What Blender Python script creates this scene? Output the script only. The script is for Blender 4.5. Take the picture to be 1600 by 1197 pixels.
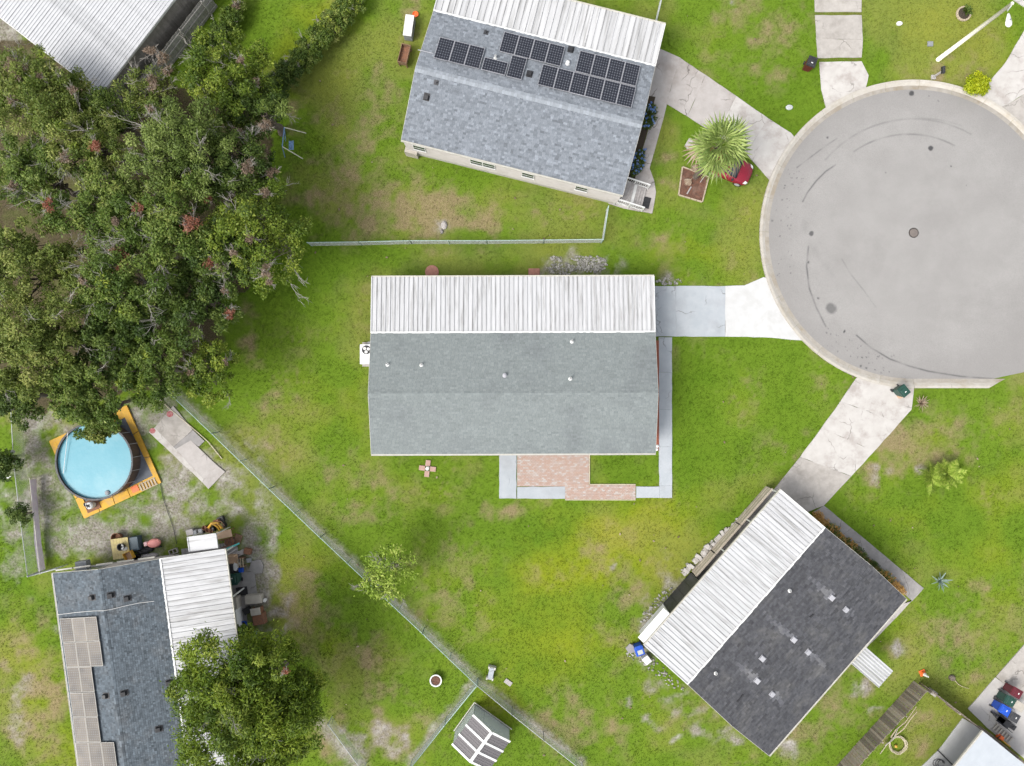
import bpy, math, random
import numpy as np
from mathutils import Vector, Matrix
random.seed(7); RNG = np.random.default_rng(11)
SC = bpy.context.scene; COL = SC.collection
for _o in list(bpy.data.objects): bpy.data.objects.remove(_o)
# ------------------------------------------------------------------ camera, sky, sun, exposure
H = 50.0; FPX = 1600*25.0/36.0            # drone 50 m up looking straight down; focal length in photo pixels
cam_d = bpy.data.cameras.new('camera'); cam_d.sensor_width = 36; cam_d.lens = 25; cam_d.clip_start = .5; cam_d.clip_end = 6000
cam = bpy.data.objects.new('camera', cam_d); COL.objects.link(cam); cam.location = (0, 0, H); SC.camera = cam
EL, AZ = math.radians(52), math.radians(238)
W = bpy.data.worlds.new('World'); SC.world = W; W.use_nodes = True
nt = W.node_tree; nt.nodes.clear()
sky = nt.nodes.new('ShaderNodeTexSky'); sky.sky_type = 'NISHITA'; sky.sun_disc = False
sky.sun_elevation = EL; sky.sun_rotation = AZ; sky.dust_density = 3.0; sky.air_density = 1.0
hs = nt.nodes.new('ShaderNodeHueSaturation'); hs.inputs['Saturation'].default_value = .25
bg = nt.nodes.new('ShaderNodeBackground'); bg.inputs[1].default_value = .13
wo = nt.nodes.new('ShaderNodeOutputWorld')
nt.links.new(sky.outputs[0], hs.inputs['Color']); nt.links.new(hs.outputs[0], bg.inputs[0]); nt.links.new(bg.outputs[0], wo.inputs[0])
sun_d = bpy.data.lights.new('sun', 'SUN'); sun_d.energy = 1.25; sun_d.angle = math.radians(26); sun_d.color = (1, .96, .9)
sun = bpy.data.objects.new('sun', sun_d); COL.objects.link(sun)
sv = Vector((math.cos(EL)*math.sin(AZ), math.cos(EL)*math.cos(AZ), math.sin(EL)))
sun.rotation_euler = (-sv).to_track_quat('-Z', 'Y').to_euler(); sun.location = sv*80
VS = SC.view_settings; VS.view_transform = 'Standard'; VS.look = 'None'; VS.gamma = 1; VS.use_curve_mapping = False; VS.exposure = 1.26
# ------------------------------------------------------------------ helpers
def P(px, py, z=0.0):
    s = (H-z)/FPX
    return Vector(((px-800)*s, (598.5-py)*s, z))
def poly(pts, z=0.0): return [P(a, b, z).xy for a, b in pts]
INV = {}
class MB:
    def __init__(s): s.v = []; s.f = []; s.m = []; s.t = []
    def add(s, vs, fs, m=0, t=.5):
        n = len(s.v); s.v.extend([tuple(q) for q in vs])
        for f in fs: s.f.append([n+i for i in f]); s.m.append(m); s.t.append(t)
        return s
    def box(s, c, d, rz=0, m=0, t=.5, M=None, taper=1.0):
        x, y, z = d[0]/2, d[1]/2, d[2]/2
        vs = [Vector(q) for q in ((-x,-y,-z),(x,-y,-z),(x,y,-z),(-x,y,-z),(-x*taper,-y*taper,z),(x*taper,-y*taper,z),(x*taper,y*taper,z),(-x*taper,y*taper,z))]
        R = M if M is not None else Matrix.Rotation(rz, 4, 'Z')
        c = Vector(c)
        return s.add([R @ q + c for q in vs], [(3,2,1,0),(4,5,6,7),(0,1,5,4),(1,2,6,5),(2,3,7,6),(3,0,4,7)], m, t)
    def bar(s, a, b, w, h, m=0, t=.5, up=(0,0,1)):
        a = Vector(a); b = Vector(b); d = (b-a); L = d.length; d.normalize(); u = Vector(up)
        if abs(d.dot(u)) > .98: u = Vector((0,1,0))
        sd = d.cross(u).normalized(); u = sd.cross(d)
        M = Matrix((sd, d, u)).transposed().to_4x4()
        return s.box((a+b)/2, (w, L, h), m=m, t=t, M=M)
    def prism(s, pl, z0, z1, m=0, t=.5):
        n = len(pl); a = sum(pl[i][0]*pl[(i+1)%n][1]-pl[(i+1)%n][0]*pl[i][1] for i in range(n))
        if a < 0: pl = pl[::-1]
        vs = [(p[0], p[1], z0) for p in pl]+[(p[0], p[1], z1) for p in pl]
        fs = [tuple(range(n-1, -1, -1)), tuple(range(n, 2*n))]+[(i, (i+1)%n, n+(i+1)%n, n+i) for i in range(n)]
        return s.add(vs, fs, m, t)
    def tube(s, pts, r0, r1=None, n=6, m=0, t=.5, cap=True):
        pts = [Vector(p) for p in pts]; r1 = r0 if r1 is None else r1; k = len(pts); vs = []
        for i, p in enumerate(pts):
            d = (pts[min(i+1, k-1)]-pts[max(i-1, 0)]).normalized()
            u = Vector((0,0,1)) if abs(d.z) < .9 else Vector((1,0,0))
            a = d.cross(u).normalized(); b = d.cross(a); r = r0+(r1-r0)*i/max(1, k-1)
            vs += [p+a*(r*math.cos(2*math.pi*j/n))+b*(r*math.sin(2*math.pi*j/n)) for j in range(n)]
        fs = [(i*n+j, i*n+(j+1)%n, (i+1)*n+(j+1)%n, (i+1)*n+j) for i in range(k-1) for j in range(n)]
        if cap: fs += [tuple(range(n)), tuple(range((k-1)*n+n-1, (k-1)*n-1, -1))]
        return s.add(vs, fs, m, t)
    def lathe(s, prof, c=(0,0,0), n=16, m=0, t=.5, sx=1, sy=1):
        c = Vector(c); vs = []
        for r, z in prof: vs += [c+Vector((r*sx*math.cos(2*math.pi*j/n), r*sy*math.sin(2*math.pi*j/n), z)) for j in range(n)]
        k = len(prof)
        fs = [(i*n+j, i*n+(j+1)%n, (i+1)*n+(j+1)%n, (i+1)*n+j) for i in range(k-1) for j in range(n)]
        if prof[0][0] > 1e-4: fs.append(tuple(range(n-1, -1, -1)))
        if prof[-1][0] > 1e-4: fs.append(tuple(range((k-1)*n, k*n)))
        return s.add(vs, fs, m, t)
    def build(s, name, mats, root=None, world=True, smooth=False, kind=None, label=None, bevel=0):
        me = bpy.data.meshes.new(name); vs = [Vector(q) for q in s.v]; loc = Vector((0,0,0))
        if root is not None:
            if world: inv = INV[root.name]; vs = [inv @ q for q in vs]
        else:
            lo = [min(q[i] for q in vs) for i in range(3)]; hi = [max(q[i] for q in vs) for i in range(3)]
            loc = Vector(((lo[0]+hi[0])/2, (lo[1]+hi[1])/2, lo[2])); vs = [q-loc for q in vs]
        me.from_pydata([tuple(q) for q in vs], [], s.f)
        mats = mats if isinstance(mats, (list, tuple)) else [mats]
        for m in mats: me.materials.append(m)
        me.polygons.foreach_set('material_index', s.m)
        a = me.attributes.new('tint', 'FLOAT', 'FACE'); a.data.foreach_set('value', [float(x) for x in s.t])
        if smooth: me.polygons.foreach_set('use_smooth', [True]*len(s.f))
        o = bpy.data.objects.new(name, me); o.location = loc; COL.objects.link(o)
        if root is not None: o.parent = root; INV[o.name] = INV[root.name]
        else: INV[o.name] = Matrix.Translation(-loc)
        if bevel:
            b = o.modifiers.new('bevel', 'BEVEL'); b.width = bevel; b.segments = 2; b.limit_method = 'ANGLE'
        if kind: o['kind'] = kind
        if label: o['label'] = label
        return o
def tag(o, label, cat, group=None):
    o['label'] = label; o['category'] = cat
    if group: o['group'] = group
    return o
def thing(name, label, cat, loc=(0,0,0), rz=0, group=None):
    o = bpy.data.objects.new(name, None); COL.objects.link(o); o.location = loc; o.rotation_euler = (0, 0, rz); o.empty_display_size = .3
    INV[o.name] = (Matrix.Translation(Vector(loc)) @ Matrix.Rotation(rz, 4, 'Z')).inverted()
    return tag(o, label, cat, group)
def struct(o): o['kind'] = 'structure'; return o
def put(me_obj, root, M, name=None):            # copy of a part (shared mesh) placed at matrix M in its parent's frame
    c = me_obj.copy(); COL.objects.link(c); c.parent = root; c.matrix_local = M; INV[c.name] = INV[root.name]
    return c
def copy_thing(r, loc, rz, label=None):
    c = r.copy(); COL.objects.link(c); c.location = loc; c.rotation_euler = (0, 0, rz)
    if label: c['label'] = label
    for ch in r.children:
        d = ch.copy(); COL.objects.link(d); d.parent = c
        for g in ch.children:
            e = g.copy(); COL.objects.link(e); e.parent = d
    return c
# ------------------------------------------------------------------ materials
def mat(name, c1, c2=None, scale=3.0, rough=.85, bump=.0, bscale=40, metal=0.0, c3=None, scale3=.6, amt3=.5, stretch=(1,1,1), tint=0.0, tintc=None, rnd=0.0, spec=.35, lo=.35, hi=.65, trans=0, crack=0):
    m = bpy.data.materials.new(name); m.use_nodes = True; n = m.node_tree.nodes; l = m.node_tree.links
    b = n['Principled BSDF']; b.inputs['Roughness'].default_value = rough; b.inputs['Metallic'].default_value = metal
    b.inputs['Specular IOR Level'].default_value = spec
    c2 = c2 or tuple(x*.8 for x in c1)
    tc = n.new('ShaderNodeTexCoord'); mp = n.new('ShaderNodeMapping'); mp.inputs['Scale'].default_value = stretch
    l.new(tc.outputs['Object'], mp.inputs[0]); vec = mp.outputs[0]
    oi = n.new('ShaderNodeObjectInfo')
    if rnd:
        ad = n.new('ShaderNodeVectorMath'); ad.operation = 'ADD'; sc = n.new('ShaderNodeVectorMath'); sc.operation = 'SCALE'; sc.inputs[0].default_value = (37, 91, 53)
        l.new(oi.outputs['Random'], sc.inputs['Scale']); l.new(mp.outputs[0], ad.inputs[0]); l.new(sc.outputs[0], ad.inputs[1]); vec = ad.outputs[0]
    def noise(s, d=5):
        q = n.new('ShaderNodeTexNoise'); q.inputs['Scale'].default_value = s; q.inputs['Detail'].default_value = d; q.inputs['Roughness'].default_value = .65
        l.new(vec, q.inputs['Vector']); return q.outputs['Fac']
    def ramp(x, a, b_):
        q = n.new('ShaderNodeMapRange'); q.inputs[1].default_value = a; q.inputs[2].default_value = b_; q.clamp = True; l.new(x, q.inputs[0]); return q.outputs[0]
    def mix(f, a, b_, mode='MIX'):
        q = n.new('ShaderNodeMix'); q.data_type = 'RGBA'; q.blend_type = mode
        for sock, val in ((q.inputs[0], f), (q.inputs[6], a), (q.inputs[7], b_)):
            if hasattr(val, 'links'): l.new(val, sock)
            else: sock.default_value = val if isinstance(val, (int, float)) else (*val, 1)
        return q.outputs[2]
    col = mix(ramp(noise(scale), lo, hi), c1, c2)
    if c3:
        f = n.new('ShaderNodeMath'); f.operation = 'MULTIPLY'; f.inputs[1].default_value = amt3; l.new(ramp(noise(scale3, 7), .5, .68), f.inputs[0]); col = mix(f.outputs[0], col, c3)
    if crack:
        wv = n.new('ShaderNodeVectorMath'); wv.operation = 'ADD'; ns = n.new('ShaderNodeTexNoise'); ns.inputs['Scale'].default_value = 1.3; ns.inputs['Detail'].default_value = 4; l.new(vec, ns.inputs['Vector'])
        sv_ = n.new('ShaderNodeVectorMath'); sv_.operation = 'SCALE'; sv_.inputs['Scale'].default_value = .8; l.new(ns.outputs['Color'], sv_.inputs[0]); l.new(vec, wv.inputs[0]); l.new(sv_.outputs[0], wv.inputs[1])
        vo = n.new('ShaderNodeTexVoronoi'); vo.feature = 'DISTANCE_TO_EDGE'; vo.inputs['Scale'].default_value = .42; l.new(wv.outputs[0], vo.inputs['Vector'])
        k1 = n.new('ShaderNodeMapRange'); k1.inputs[1].default_value = .004; k1.inputs[2].default_value = .014; k1.inputs[3].default_value = crack; k1.inputs[4].default_value = 0; l.new(vo.outputs['Distance'], k1.inputs[0])
        k2 = n.new('ShaderNodeMath'); k2.operation = 'MULTIPLY'; l.new(k1.outputs[0], k2.inputs[0]); l.new(ramp(noise(.5, 2), .48, .6), k2.inputs[1]); col = mix(k2.outputs[0], col, (.09, .08, .07))
    if tintc:
        at = n.new('ShaderNodeAttribute'); at.attribute_name = 'tint'; col = mix(ramp(at.outputs['Fac'], 0, 1), col, tintc)
    if tint:
        at = n.new('ShaderNodeAttribute'); at.attribute_name = 'tint'
        q = n.new('ShaderNodeMapRange'); q.inputs[1].default_value = 0; q.inputs[2].default_value = 1; q.inputs[3].default_value = 1-tint; q.inputs[4].default_value = 1+tint; q.clamp = False
        l.new(at.outputs['Fac'], q.inputs[0])
        g = n.new('ShaderNodeVectorMath'); g.operation = 'SCALE'; l.new(col, g.inputs[0]); l.new(q.outputs[0], g.inputs['Scale']); col = g.outputs[0]
    if rnd:
        q = n.new('ShaderNodeMapRange'); q.inputs[3].default_value = 1-rnd; q.inputs[4].default_value = 1+rnd; l.new(oi.outputs['Random'], q.inputs[0])
        g = n.new('ShaderNodeVectorMath'); g.operation = 'SCALE'; l.new(col, g.inputs[0]); l.new(q.outputs[0], g.inputs['Scale']); col = g.outputs[0]
    l.new(col, b.inputs['Base Color'])
    if bump:
        bp = n.new('ShaderNodeBump'); bp.inputs['Strength'].default_value = bump; bp.inputs['Distance'].default_value = .02
        l.new(noise(bscale, 4), bp.inputs['Height']); l.new(bp.outputs[0], b.inputs['Normal'])
    if trans:
        out = n['Material Output']; tr = n.new('ShaderNodeBsdfTranslucent'); l.new(col, tr.inputs[0]); ms = n.new('ShaderNodeMixShader'); ms.inputs[0].default_value = trans
        l.new(b.outputs[0], ms.inputs[1]); l.new(tr.outputs[0], ms.inputs[2]); l.new(ms.outputs[0], out.inputs[0])
    return m
def leafmat(name, ca, cb, cc, trans=.3):        # leaf colours picked by each leaf's own tint
    m = bpy.data.materials.new(name); m.use_nodes = True; n = m.node_tree.nodes; l = m.node_tree.links; b = n['Principled BSDF']
    b.inputs['Roughness'].default_value = .55; b.inputs['Specular IOR Level'].default_value = .3
    at = n.new('ShaderNodeAttribute'); at.attribute_name = 'tint'; r = n.new('ShaderNodeValToRGB'); l.new(at.outputs['Fac'], r.inputs[0])
    r.color_ramp.elements[0].color = (*ca, 1); r.color_ramp.elements[1].color = (*cc, 1); e = r.color_ramp.elements.new(.5); e.color = (*cb, 1)
    l.new(r.outputs[0], b.inputs['Base Color'])
    tr = n.new('ShaderNodeBsdfTranslucent'); l.new(r.outputs[0], tr.inputs[0]); ms = n.new('ShaderNodeMixShader'); ms.inputs[0].default_value = trans
    l.new(b.outputs[0], ms.inputs[1]); l.new(tr.outputs[0], ms.inputs[2]); l.new(ms.outputs[0], n['Material Output'].inputs[0])
    return m
M = {}
M['white'] = mat('white_paint', (.62,.62,.61), (.54,.54,.52), 2, .5, c3=(.4,.39,.36), amt3=.4, scale3=3)
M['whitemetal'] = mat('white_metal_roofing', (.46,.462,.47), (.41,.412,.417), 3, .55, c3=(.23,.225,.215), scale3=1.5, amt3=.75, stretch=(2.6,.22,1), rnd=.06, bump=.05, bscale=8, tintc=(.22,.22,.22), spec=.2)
M['whitemetal2'] = mat('streaked_metal_roofing', (.47,.47,.475), (.4,.4,.4), 2, .45, c3=(.2,.195,.185), scale3=1.7, amt3=.8, stretch=(2.4,.12,1), rnd=.1, bump=.04, bscale=8, tintc=(.25,.25,.25))
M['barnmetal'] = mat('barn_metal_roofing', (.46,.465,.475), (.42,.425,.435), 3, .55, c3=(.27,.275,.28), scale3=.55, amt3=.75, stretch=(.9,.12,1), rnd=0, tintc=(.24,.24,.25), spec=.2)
M['gutter'] = mat('gutter_white', (.45,.44,.4), (.38,.36,.31), 4, .5)
M['siding'] = mat('pale_siding', (.5,.465,.445), (.45,.42,.4), 1.2, .7, c3=(.33,.3,.275), scale3=2, amt3=.35)
M['tansiding'] = mat('tan_siding', (.42,.37,.3), (.35,.3,.24), 2, .75, c3=(.2,.17,.13), amt3=.4)
M['greysiding'] = mat('weathered_siding', (.3,.28,.25), (.22,.2,.18), 3, .8, c3=(.12,.11,.09), amt3=.6, rnd=.12)
M['skirt'] = mat('skirting', (.42,.4,.37), (.34,.32,.29), 2, .8)
M['glass'] = mat('window_glass', (.03,.04,.05), (.04,.05,.06), 1, .06, spec=.6)
M['dark'] = mat('dark_metal', (.03,.032,.035), (.05,.05,.055), 6, .5)
M['black'] = mat('black_plastic', (.018,.018,.02), (.03,.03,.032), 6, .45)
M['grey'] = mat('grey_plastic', (.22,.23,.24), (.17,.18,.19), 5, .6)
M['galv'] = mat('galvanised_steel', (.4,.42,.41), (.33,.35,.34), 8, .45, metal=.0)
M['galvgreen'] = mat('green_tinged_rail', (.33,.42,.39), (.27,.36,.34), 8, .45, metal=.0)
M['shingleA'] = mat('grey_green_shingles', (.18,.2,.196), (.148,.166,.166), 14, .95, bump=.3, bscale=90, c3=(.115,.125,.13), scale3=.22, amt3=.6, tint=.13)
M['shingleB'] = mat('blue_grey_shingles', (.175,.192,.213), (.14,.155,.175), 16, .95, bump=.3, bscale=90, tint=.33)
M['shingleC'] = mat('charcoal_shingles', (.066,.067,.072), (.043,.044,.05), 5, .95, bump=.3, bscale=90, c3=(.1,.098,.095), scale3=.6, amt3=.6, tint=.3)
M['shingleD'] = mat('slate_blue_shingles', (.092,.11,.127), (.07,.086,.1), 14, .95, bump=.3, bscale=90, tint=.42, c3=(.12,.12,.12), scale3=.7, amt3=.4)
M['ridge'] = mat('ridge_cap_shingle', (.24,.26,.285), (.2,.22,.24), 8, .9, tint=.15)
M['conc'] = mat('old_concrete', (.35,.327,.3), (.29,.27,.248), 2.2, .9, bump=.15, bscale=60, c3=(.2,.182,.16), scale3=.8, amt3=.65, rnd=.04, crack=.7)
M['concpink'] = mat('pinkish_concrete', (.36,.335,.32), (.31,.29,.275), 1.6, .9, bump=.15, bscale=60, c3=(.22,.19,.17), scale3=.55, amt3=.6, rnd=.05, crack=.8)
M['concpale'] = mat('pale_worn_concrete', (.42,.402,.38), (.37,.35,.328), 1.4, .9, bump=.15, bscale=60, c3=(.255,.225,.205), scale3=.8, amt3=.75, rnd=.03, crack=.6)
M['concgrey'] = mat('grey_concrete', (.26,.248,.24), (.205,.197,.192), 1.6, .9, bump=.15, bscale=60, c3=(.15,.142,.135), scale3=.7, amt3=.5, rnd=.05, crack=.8)
M['painted'] = mat('blue_grey_painted_concrete', (.335,.355,.375), (.295,.32,.34), 1.2, .8, bump=.08, bscale=50, rnd=.035, crack=.55, c3=(.25,.26,.27), scale3=.7, amt3=.5)
M['whiteconc'] = mat('fresh_white_concrete', (.45,.45,.445), (.415,.415,.41), 1.5, .8, bump=.08, bscale=50, c3=(.36,.355,.34), scale3=.7, amt3=.6)
M['kerb'] = mat('kerb_concrete', (.4,.375,.335), (.35,.325,.285), 2.5, .9, bump=.15, bscale=50, c3=(.24,.19,.115), scale3=.9, amt3=.4, rnd=.02)
M['kerbpan'] = mat('gutter_pan_concrete', (.29,.27,.24), (.245,.225,.195), 3, .9, bump=.15, bscale=50, c3=(.19,.145,.085), scale3=.8, amt3=.6, rnd=.02)
M['brick'] = mat('mixed_brick_pavers', (.36,.26,.215), (.33,.225,.18), 6, .9, bump=.2, bscale=60, tintc=(.38,.35,.325), c3=(.3,.28,.27), scale3=1.3, amt3=.6)
M['redpaver'] = mat('red_paver', (.36,.17,.13), (.26,.13,.1), 7, .9, bump=.2)
M['pinkpaver'] = mat('pink_paver', (.4,.275,.23), (.34,.22,.18), 6, .9, bump=.2)
M['mulchred'] = mat('red_mulch', (.3,.1,.06), (.17,.06,.04), 22, .95, bump=.8, bscale=35)
M['mulch'] = mat('brown_mulch', (.15,.07,.045), (.065,.038,.028), 9, .95, bump=.8, bscale=30, c3=(.2,.13,.1), scale3=1.6, amt3=.6)
M['concclean'] = mat('clean_concrete', (.39,.375,.355), (.35,.335,.32), 1.2, .9, bump=.1, bscale=50, c3=(.27,.255,.24), scale3=.6, amt3=.5, rnd=.04, crack=.5)
M['soil'] = mat('dark_soil', (.06,.045,.03), (.035,.028,.02), 18, .95, bump=.6)
M['gravel'] = mat('pale_gravel', (.3,.29,.265), (.17,.165,.145), 14, .9, bump=.6, tint=.4)
M['wood'] = mat('weathered_planks', (.27,.235,.2), (.18,.15,.125), 5, .85, stretch=(3,.6,3), rnd=.4, c3=(.2,.11,.06), amt3=.6, scale3=1.5)
M['woodgrey'] = mat('silvered_fence_boards', (.4,.38,.35), (.31,.295,.27), 5, .85, rnd=.14, c3=(.24,.215,.185), amt3=.4)
M['timber'] = mat('brown_timber', (.2,.12,.075), (.13,.08,.05), 6, .8, rnd=.1)
M['palewood'] = mat('pale_cut_wood', (.38,.32,.23), (.31,.25,.18), 6, .8)
M['yellow'] = mat('yellow_boards', (.52,.3,.03), (.44,.24,.03), 3, .7, c3=(.36,.27,.12), scale3=1.5, amt3=.5, rnd=.06)
M['tarp'] = mat('grey_ground_cloth', (.12,.13,.15), (.09,.1,.115), 3, .75, bump=.3, bscale=6)
M['poolwall'] = mat('brown_pool_wall', (.085,.06,.05), (.06,.045,.038), 4, .6, stretch=(1,1,.2))
M['bluepl'] = mat('blue_plastic', (.01,.07,.42), (.012,.06,.34), 4, .4)
M['greenpl'] = mat('dark_green_plastic', (.012,.055,.04), (.015,.045,.035), 4, .45)
M['maroon'] = mat('maroon_plastic', (.1,.012,.02), (.08,.012,.018), 4, .4)
M['carred'] = mat('red_car_paint', (.2,.01,.025), (.17,.01,.022), 3, .35, spec=.35)
M['orange'] = mat('orange_plastic', (.72,.14,.03), (.62,.12,.03), 4, .5)
M['pinkpl'] = mat('pink_plastic', (.72,.3,.27), (.62,.24,.22), 4, .5)
M['teal'] = mat('teal_plastic', (.08,.42,.4), (.07,.36,.35), 4, .5)
M['tan'] = mat('tan_board', (.48,.33,.22), (.4,.27,.18), 4, .7)
M['rust'] = mat('rusty_brown', (.22,.1,.055), (.13,.07,.045), 8, .85, bump=.3)
M['beige'] = mat('beige_panel', (.38,.35,.3), (.32,.295,.255), 3, .7)
M['greywood'] = mat('grey_board', (.36,.34,.33), (.28,.26,.25), 5, .8)
M['cream'] = mat('cream_hose', (.45,.4,.29), (.38,.33,.24), 6, .6)
M['lav'] = mat('lavender_cloth', (.6,.5,.62), (.68,.64,.68), 3, .9, bump=.4, bscale=14)
M['bluemetal'] = mat('blue_painted_steel', (.18,.3,.5), (.15,.25,.42), 5, .45)
M['polewhite'] = mat('pale_pole', (.68,.66,.56), (.6,.57,.48), 4, .6)
M['bark'] = mat('bark', (.15,.125,.1), (.09,.075,.06), 7, .95, bump=.6)
M['twig'] = mat('bare_grey_twigs', (.36,.335,.3), (.25,.23,.205), 5, .9)
M['cell'] = mat('solar_cells', (.014,.016,.024), (.02,.022,.03), 3, .4, spec=.25)
M['pvback'] = mat('solar_backsheet', (.24,.25,.28), (.21,.22,.25), 3, .5, spec=.2)
M['alu'] = mat('aluminium_frame', (.34,.34,.36), (.3,.3,.32), 4, .5, spec=.2)
M['cream_alu'] = mat('pale_panel_frame', (.44,.42,.38), (.39,.37,.335), 4, .5, spec=.2)
M['oldcell'] = mat('tan_solar_cells', (.17,.15,.125), (.125,.112,.098), 1.1, .5, c3=(.085,.08,.075), scale3=.8, amt3=.7, rnd=.2, spec=.2)
M['shedwall'] = mat('pale_green_grey_steel', (.42,.455,.45), (.38,.415,.41), 2, .5)
M['shedroof'] = mat('dark_grey_ribbed_steel', (.13,.12,.125), (.105,.098,.1), 6, .6, stretch=(1,8,1))
M['skin'] = M['tan']
LM = {'oak': leafmat('oak_leaves', (.045,.084,.009), (.102,.16,.022), (.27,.32,.075)),
      'olive': leafmat('olive_leaves', (.068,.108,.014), (.152,.198,.034), (.36,.37,.11)),
      'lime': leafmat('lime_leaves', (.055,.1,.008), (.125,.185,.016), (.31,.36,.05)),
      'bushy': leafmat('bushy_leaves', (.055,.105,.006), (.14,.21,.012), (.33,.4,.045)),
      'bright': leafmat('bright_young_leaves', (.14,.225,.02), (.25,.35,.045), (.42,.48,.11)),
      'deep': leafmat('deep_green_leaves', (.03,.062,.008), (.068,.112,.016), (.17,.225,.045)),
      'pale': leafmat('pale_green_leaves', (.065,.105,.015), (.13,.185,.035), (.27,.325,.09)),
      'dead': leafmat('rust_dead_leaves', (.2,.07,.04), (.31,.115,.07), (.4,.23,.16)),
      'pink': leafmat('faded_dead_leaves', (.15,.11,.07), (.23,.165,.115), (.36,.28,.22)),
      'palm': leafmat('palm_fronds', (.12,.18,.04), (.23,.3,.075), (.35,.42,.14)),
      'palmdead': leafmat('dead_fronds', (.27,.19,.13), (.33,.25,.18), (.4,.33,.25)),
      'agave': leafmat('agave_leaves', (.17,.24,.22), (.23,.31,.28), (.3,.36,.3)),
      'blue': leafmat('blue_flowers', (.1,.2,.5), (.17,.3,.62), (.38,.5,.75)),
      'orangefl': leafmat('orange_flowers', (.4,.2,.04), (.5,.3,.09), (.5,.38,.17)),
      'chart': leafmat('chartreuse_leaves', (.2,.27,.005), (.36,.42,.008), (.5,.52,.02))}
# ------------------------------------------------------------------ numeric noise and masks
def vnoise(x, y, s, seed):
    r = np.random.default_rng(seed).random((256, 256)); x = x*s+1000.3; y = y*s+1000.7
    xi = np.floor(x).astype(int); yi = np.floor(y).astype(int); fx = x-xi; fy = y-yi; fx = fx*fx*(3-2*fx); fy = fy*fy*(3-2*fy)
    g = lambda a, b: r[a % 256, b % 256]
    return (g(xi, yi)*(1-fx)+g(xi+1, yi)*fx)*(1-fy)+(g(xi, yi+1)*(1-fx)+g(xi+1, yi+1)*fx)*fy
def fbm(x, y, s, seed, o=4): return sum(vnoise(x, y, s*2**i, seed+i)*.5**i for i in range(o))/sum(.5**i for i in range(o))
def inpoly(x, y, pl):
    c = np.zeros(x.shape, bool); n = len(pl)
    for i in range(n):
        x1, y1 = pl[i]; x2, y2 = pl[(i+1) % n]
        if y1 == y2: continue
        c ^= ((y1 > y) != (y2 > y)) & (x < (x2-x1)*(y-y1)/(y2-y1)+x1)
    return c
def segdist(x, y, pl):
    d = np.full(x.shape, 1e9)
    for (x1, y1), (x2, y2) in zip(pl[:-1], pl[1:]):
        dx, dy = x2-x1, y2-y1; t = np.clip(((x-x1)*dx+(y-y1)*dy)/(dx*dx+dy*dy), 0, 1)
        d = np.minimum(d, np.hypot(x-x1-t*dx, y-y1-t*dy))
    return d
GS = H/FPX
def blob(x, y, lst):                             # soft spots of ground cover and painted shade: photo pixel centre, radii, strength
    v = np.zeros(x.shape)
    for a, b, ra, rb, k in lst:
        cx, cy = (a-800)*GS, (598.5-b)*GS
        v = np.maximum(v, k*np.exp(-(((x-cx)/(ra*GS))**2+((y-cy)/(rb*GS))**2)))
    return v
DRY = [(640,330,150,44,.85),(560,250,70,70,.5),(500,300,50,60,.55),(700,340,110,34,.85),(590,150,40,60,.45),(450,960,60,70,.55),(500,1130,50,40,.5),(900,1130,80,50,.45),(700,950,60,60,.35),(560,760,70,60,.35),(430,700,40,40,.4),(1500,1000,70,60,.45),(1240,720,60,40,.3),(1420,700,80,50,.75),(60,1100,60,90,.6),(1000,930,50,70,.4),(1180,40,70,60,.4),(640,335,110,30,.75),(560,310,70,25,.6),(720,325,60,30,.7),(745,342,40,20,.6),(600,345,60,18,.7),(870,335,60,16,.5),(530,345,40,20,.6),(455,170,12,40,.6),(505,185,60,30,.3),(580,180,30,40,.35),
  (430,630,40,28,.7),(785,800,26,14,.8),(400,540,20,60,.5),(1400,690,70,26,.75),(1365,740,26,18,.8),(1440,722,30,20,.6),(1500,680,60,30,.35),(1555,930,60,40,.4),(1480,960,60,30,.3),(960,990,30,50,.35),
  (585,1040,40,60,.55),(600,1150,60,50,.6),(40,1030,50,60,.55),(30,1140,40,60,.5),(470,1000,40,30,.4),(460,910,40,40,.45),(930,870,40,40,.35),(1225,35,50,30,.5),(1195,110,60,30,.25),(1490,110,60,40,.3),(1330,1080,50,26,.5),
  (1300,1110,60,40,.45),(1230,1140,60,40,.45),(1090,1110,60,40,.4),(1440,1130,40,30,.5),(1420,1170,60,30,.45),(1390,1015,20,14,.6),(1050,240,22,12,.5),(1046,290,18,14,.6),(690,395,60,10,.35),(1040,380,60,16,.3),(590,690,22,80,.3),(720,860,60,60,.2),
  (130,1150,40,60,.3),(520,1170,20,40,.5),(640,20,14,26,.7),(655,60,10,20,.5),(1475,110,18,14,.6),(610,300,30,16,.6),(1515,1060,30,14,.5)]
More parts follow.
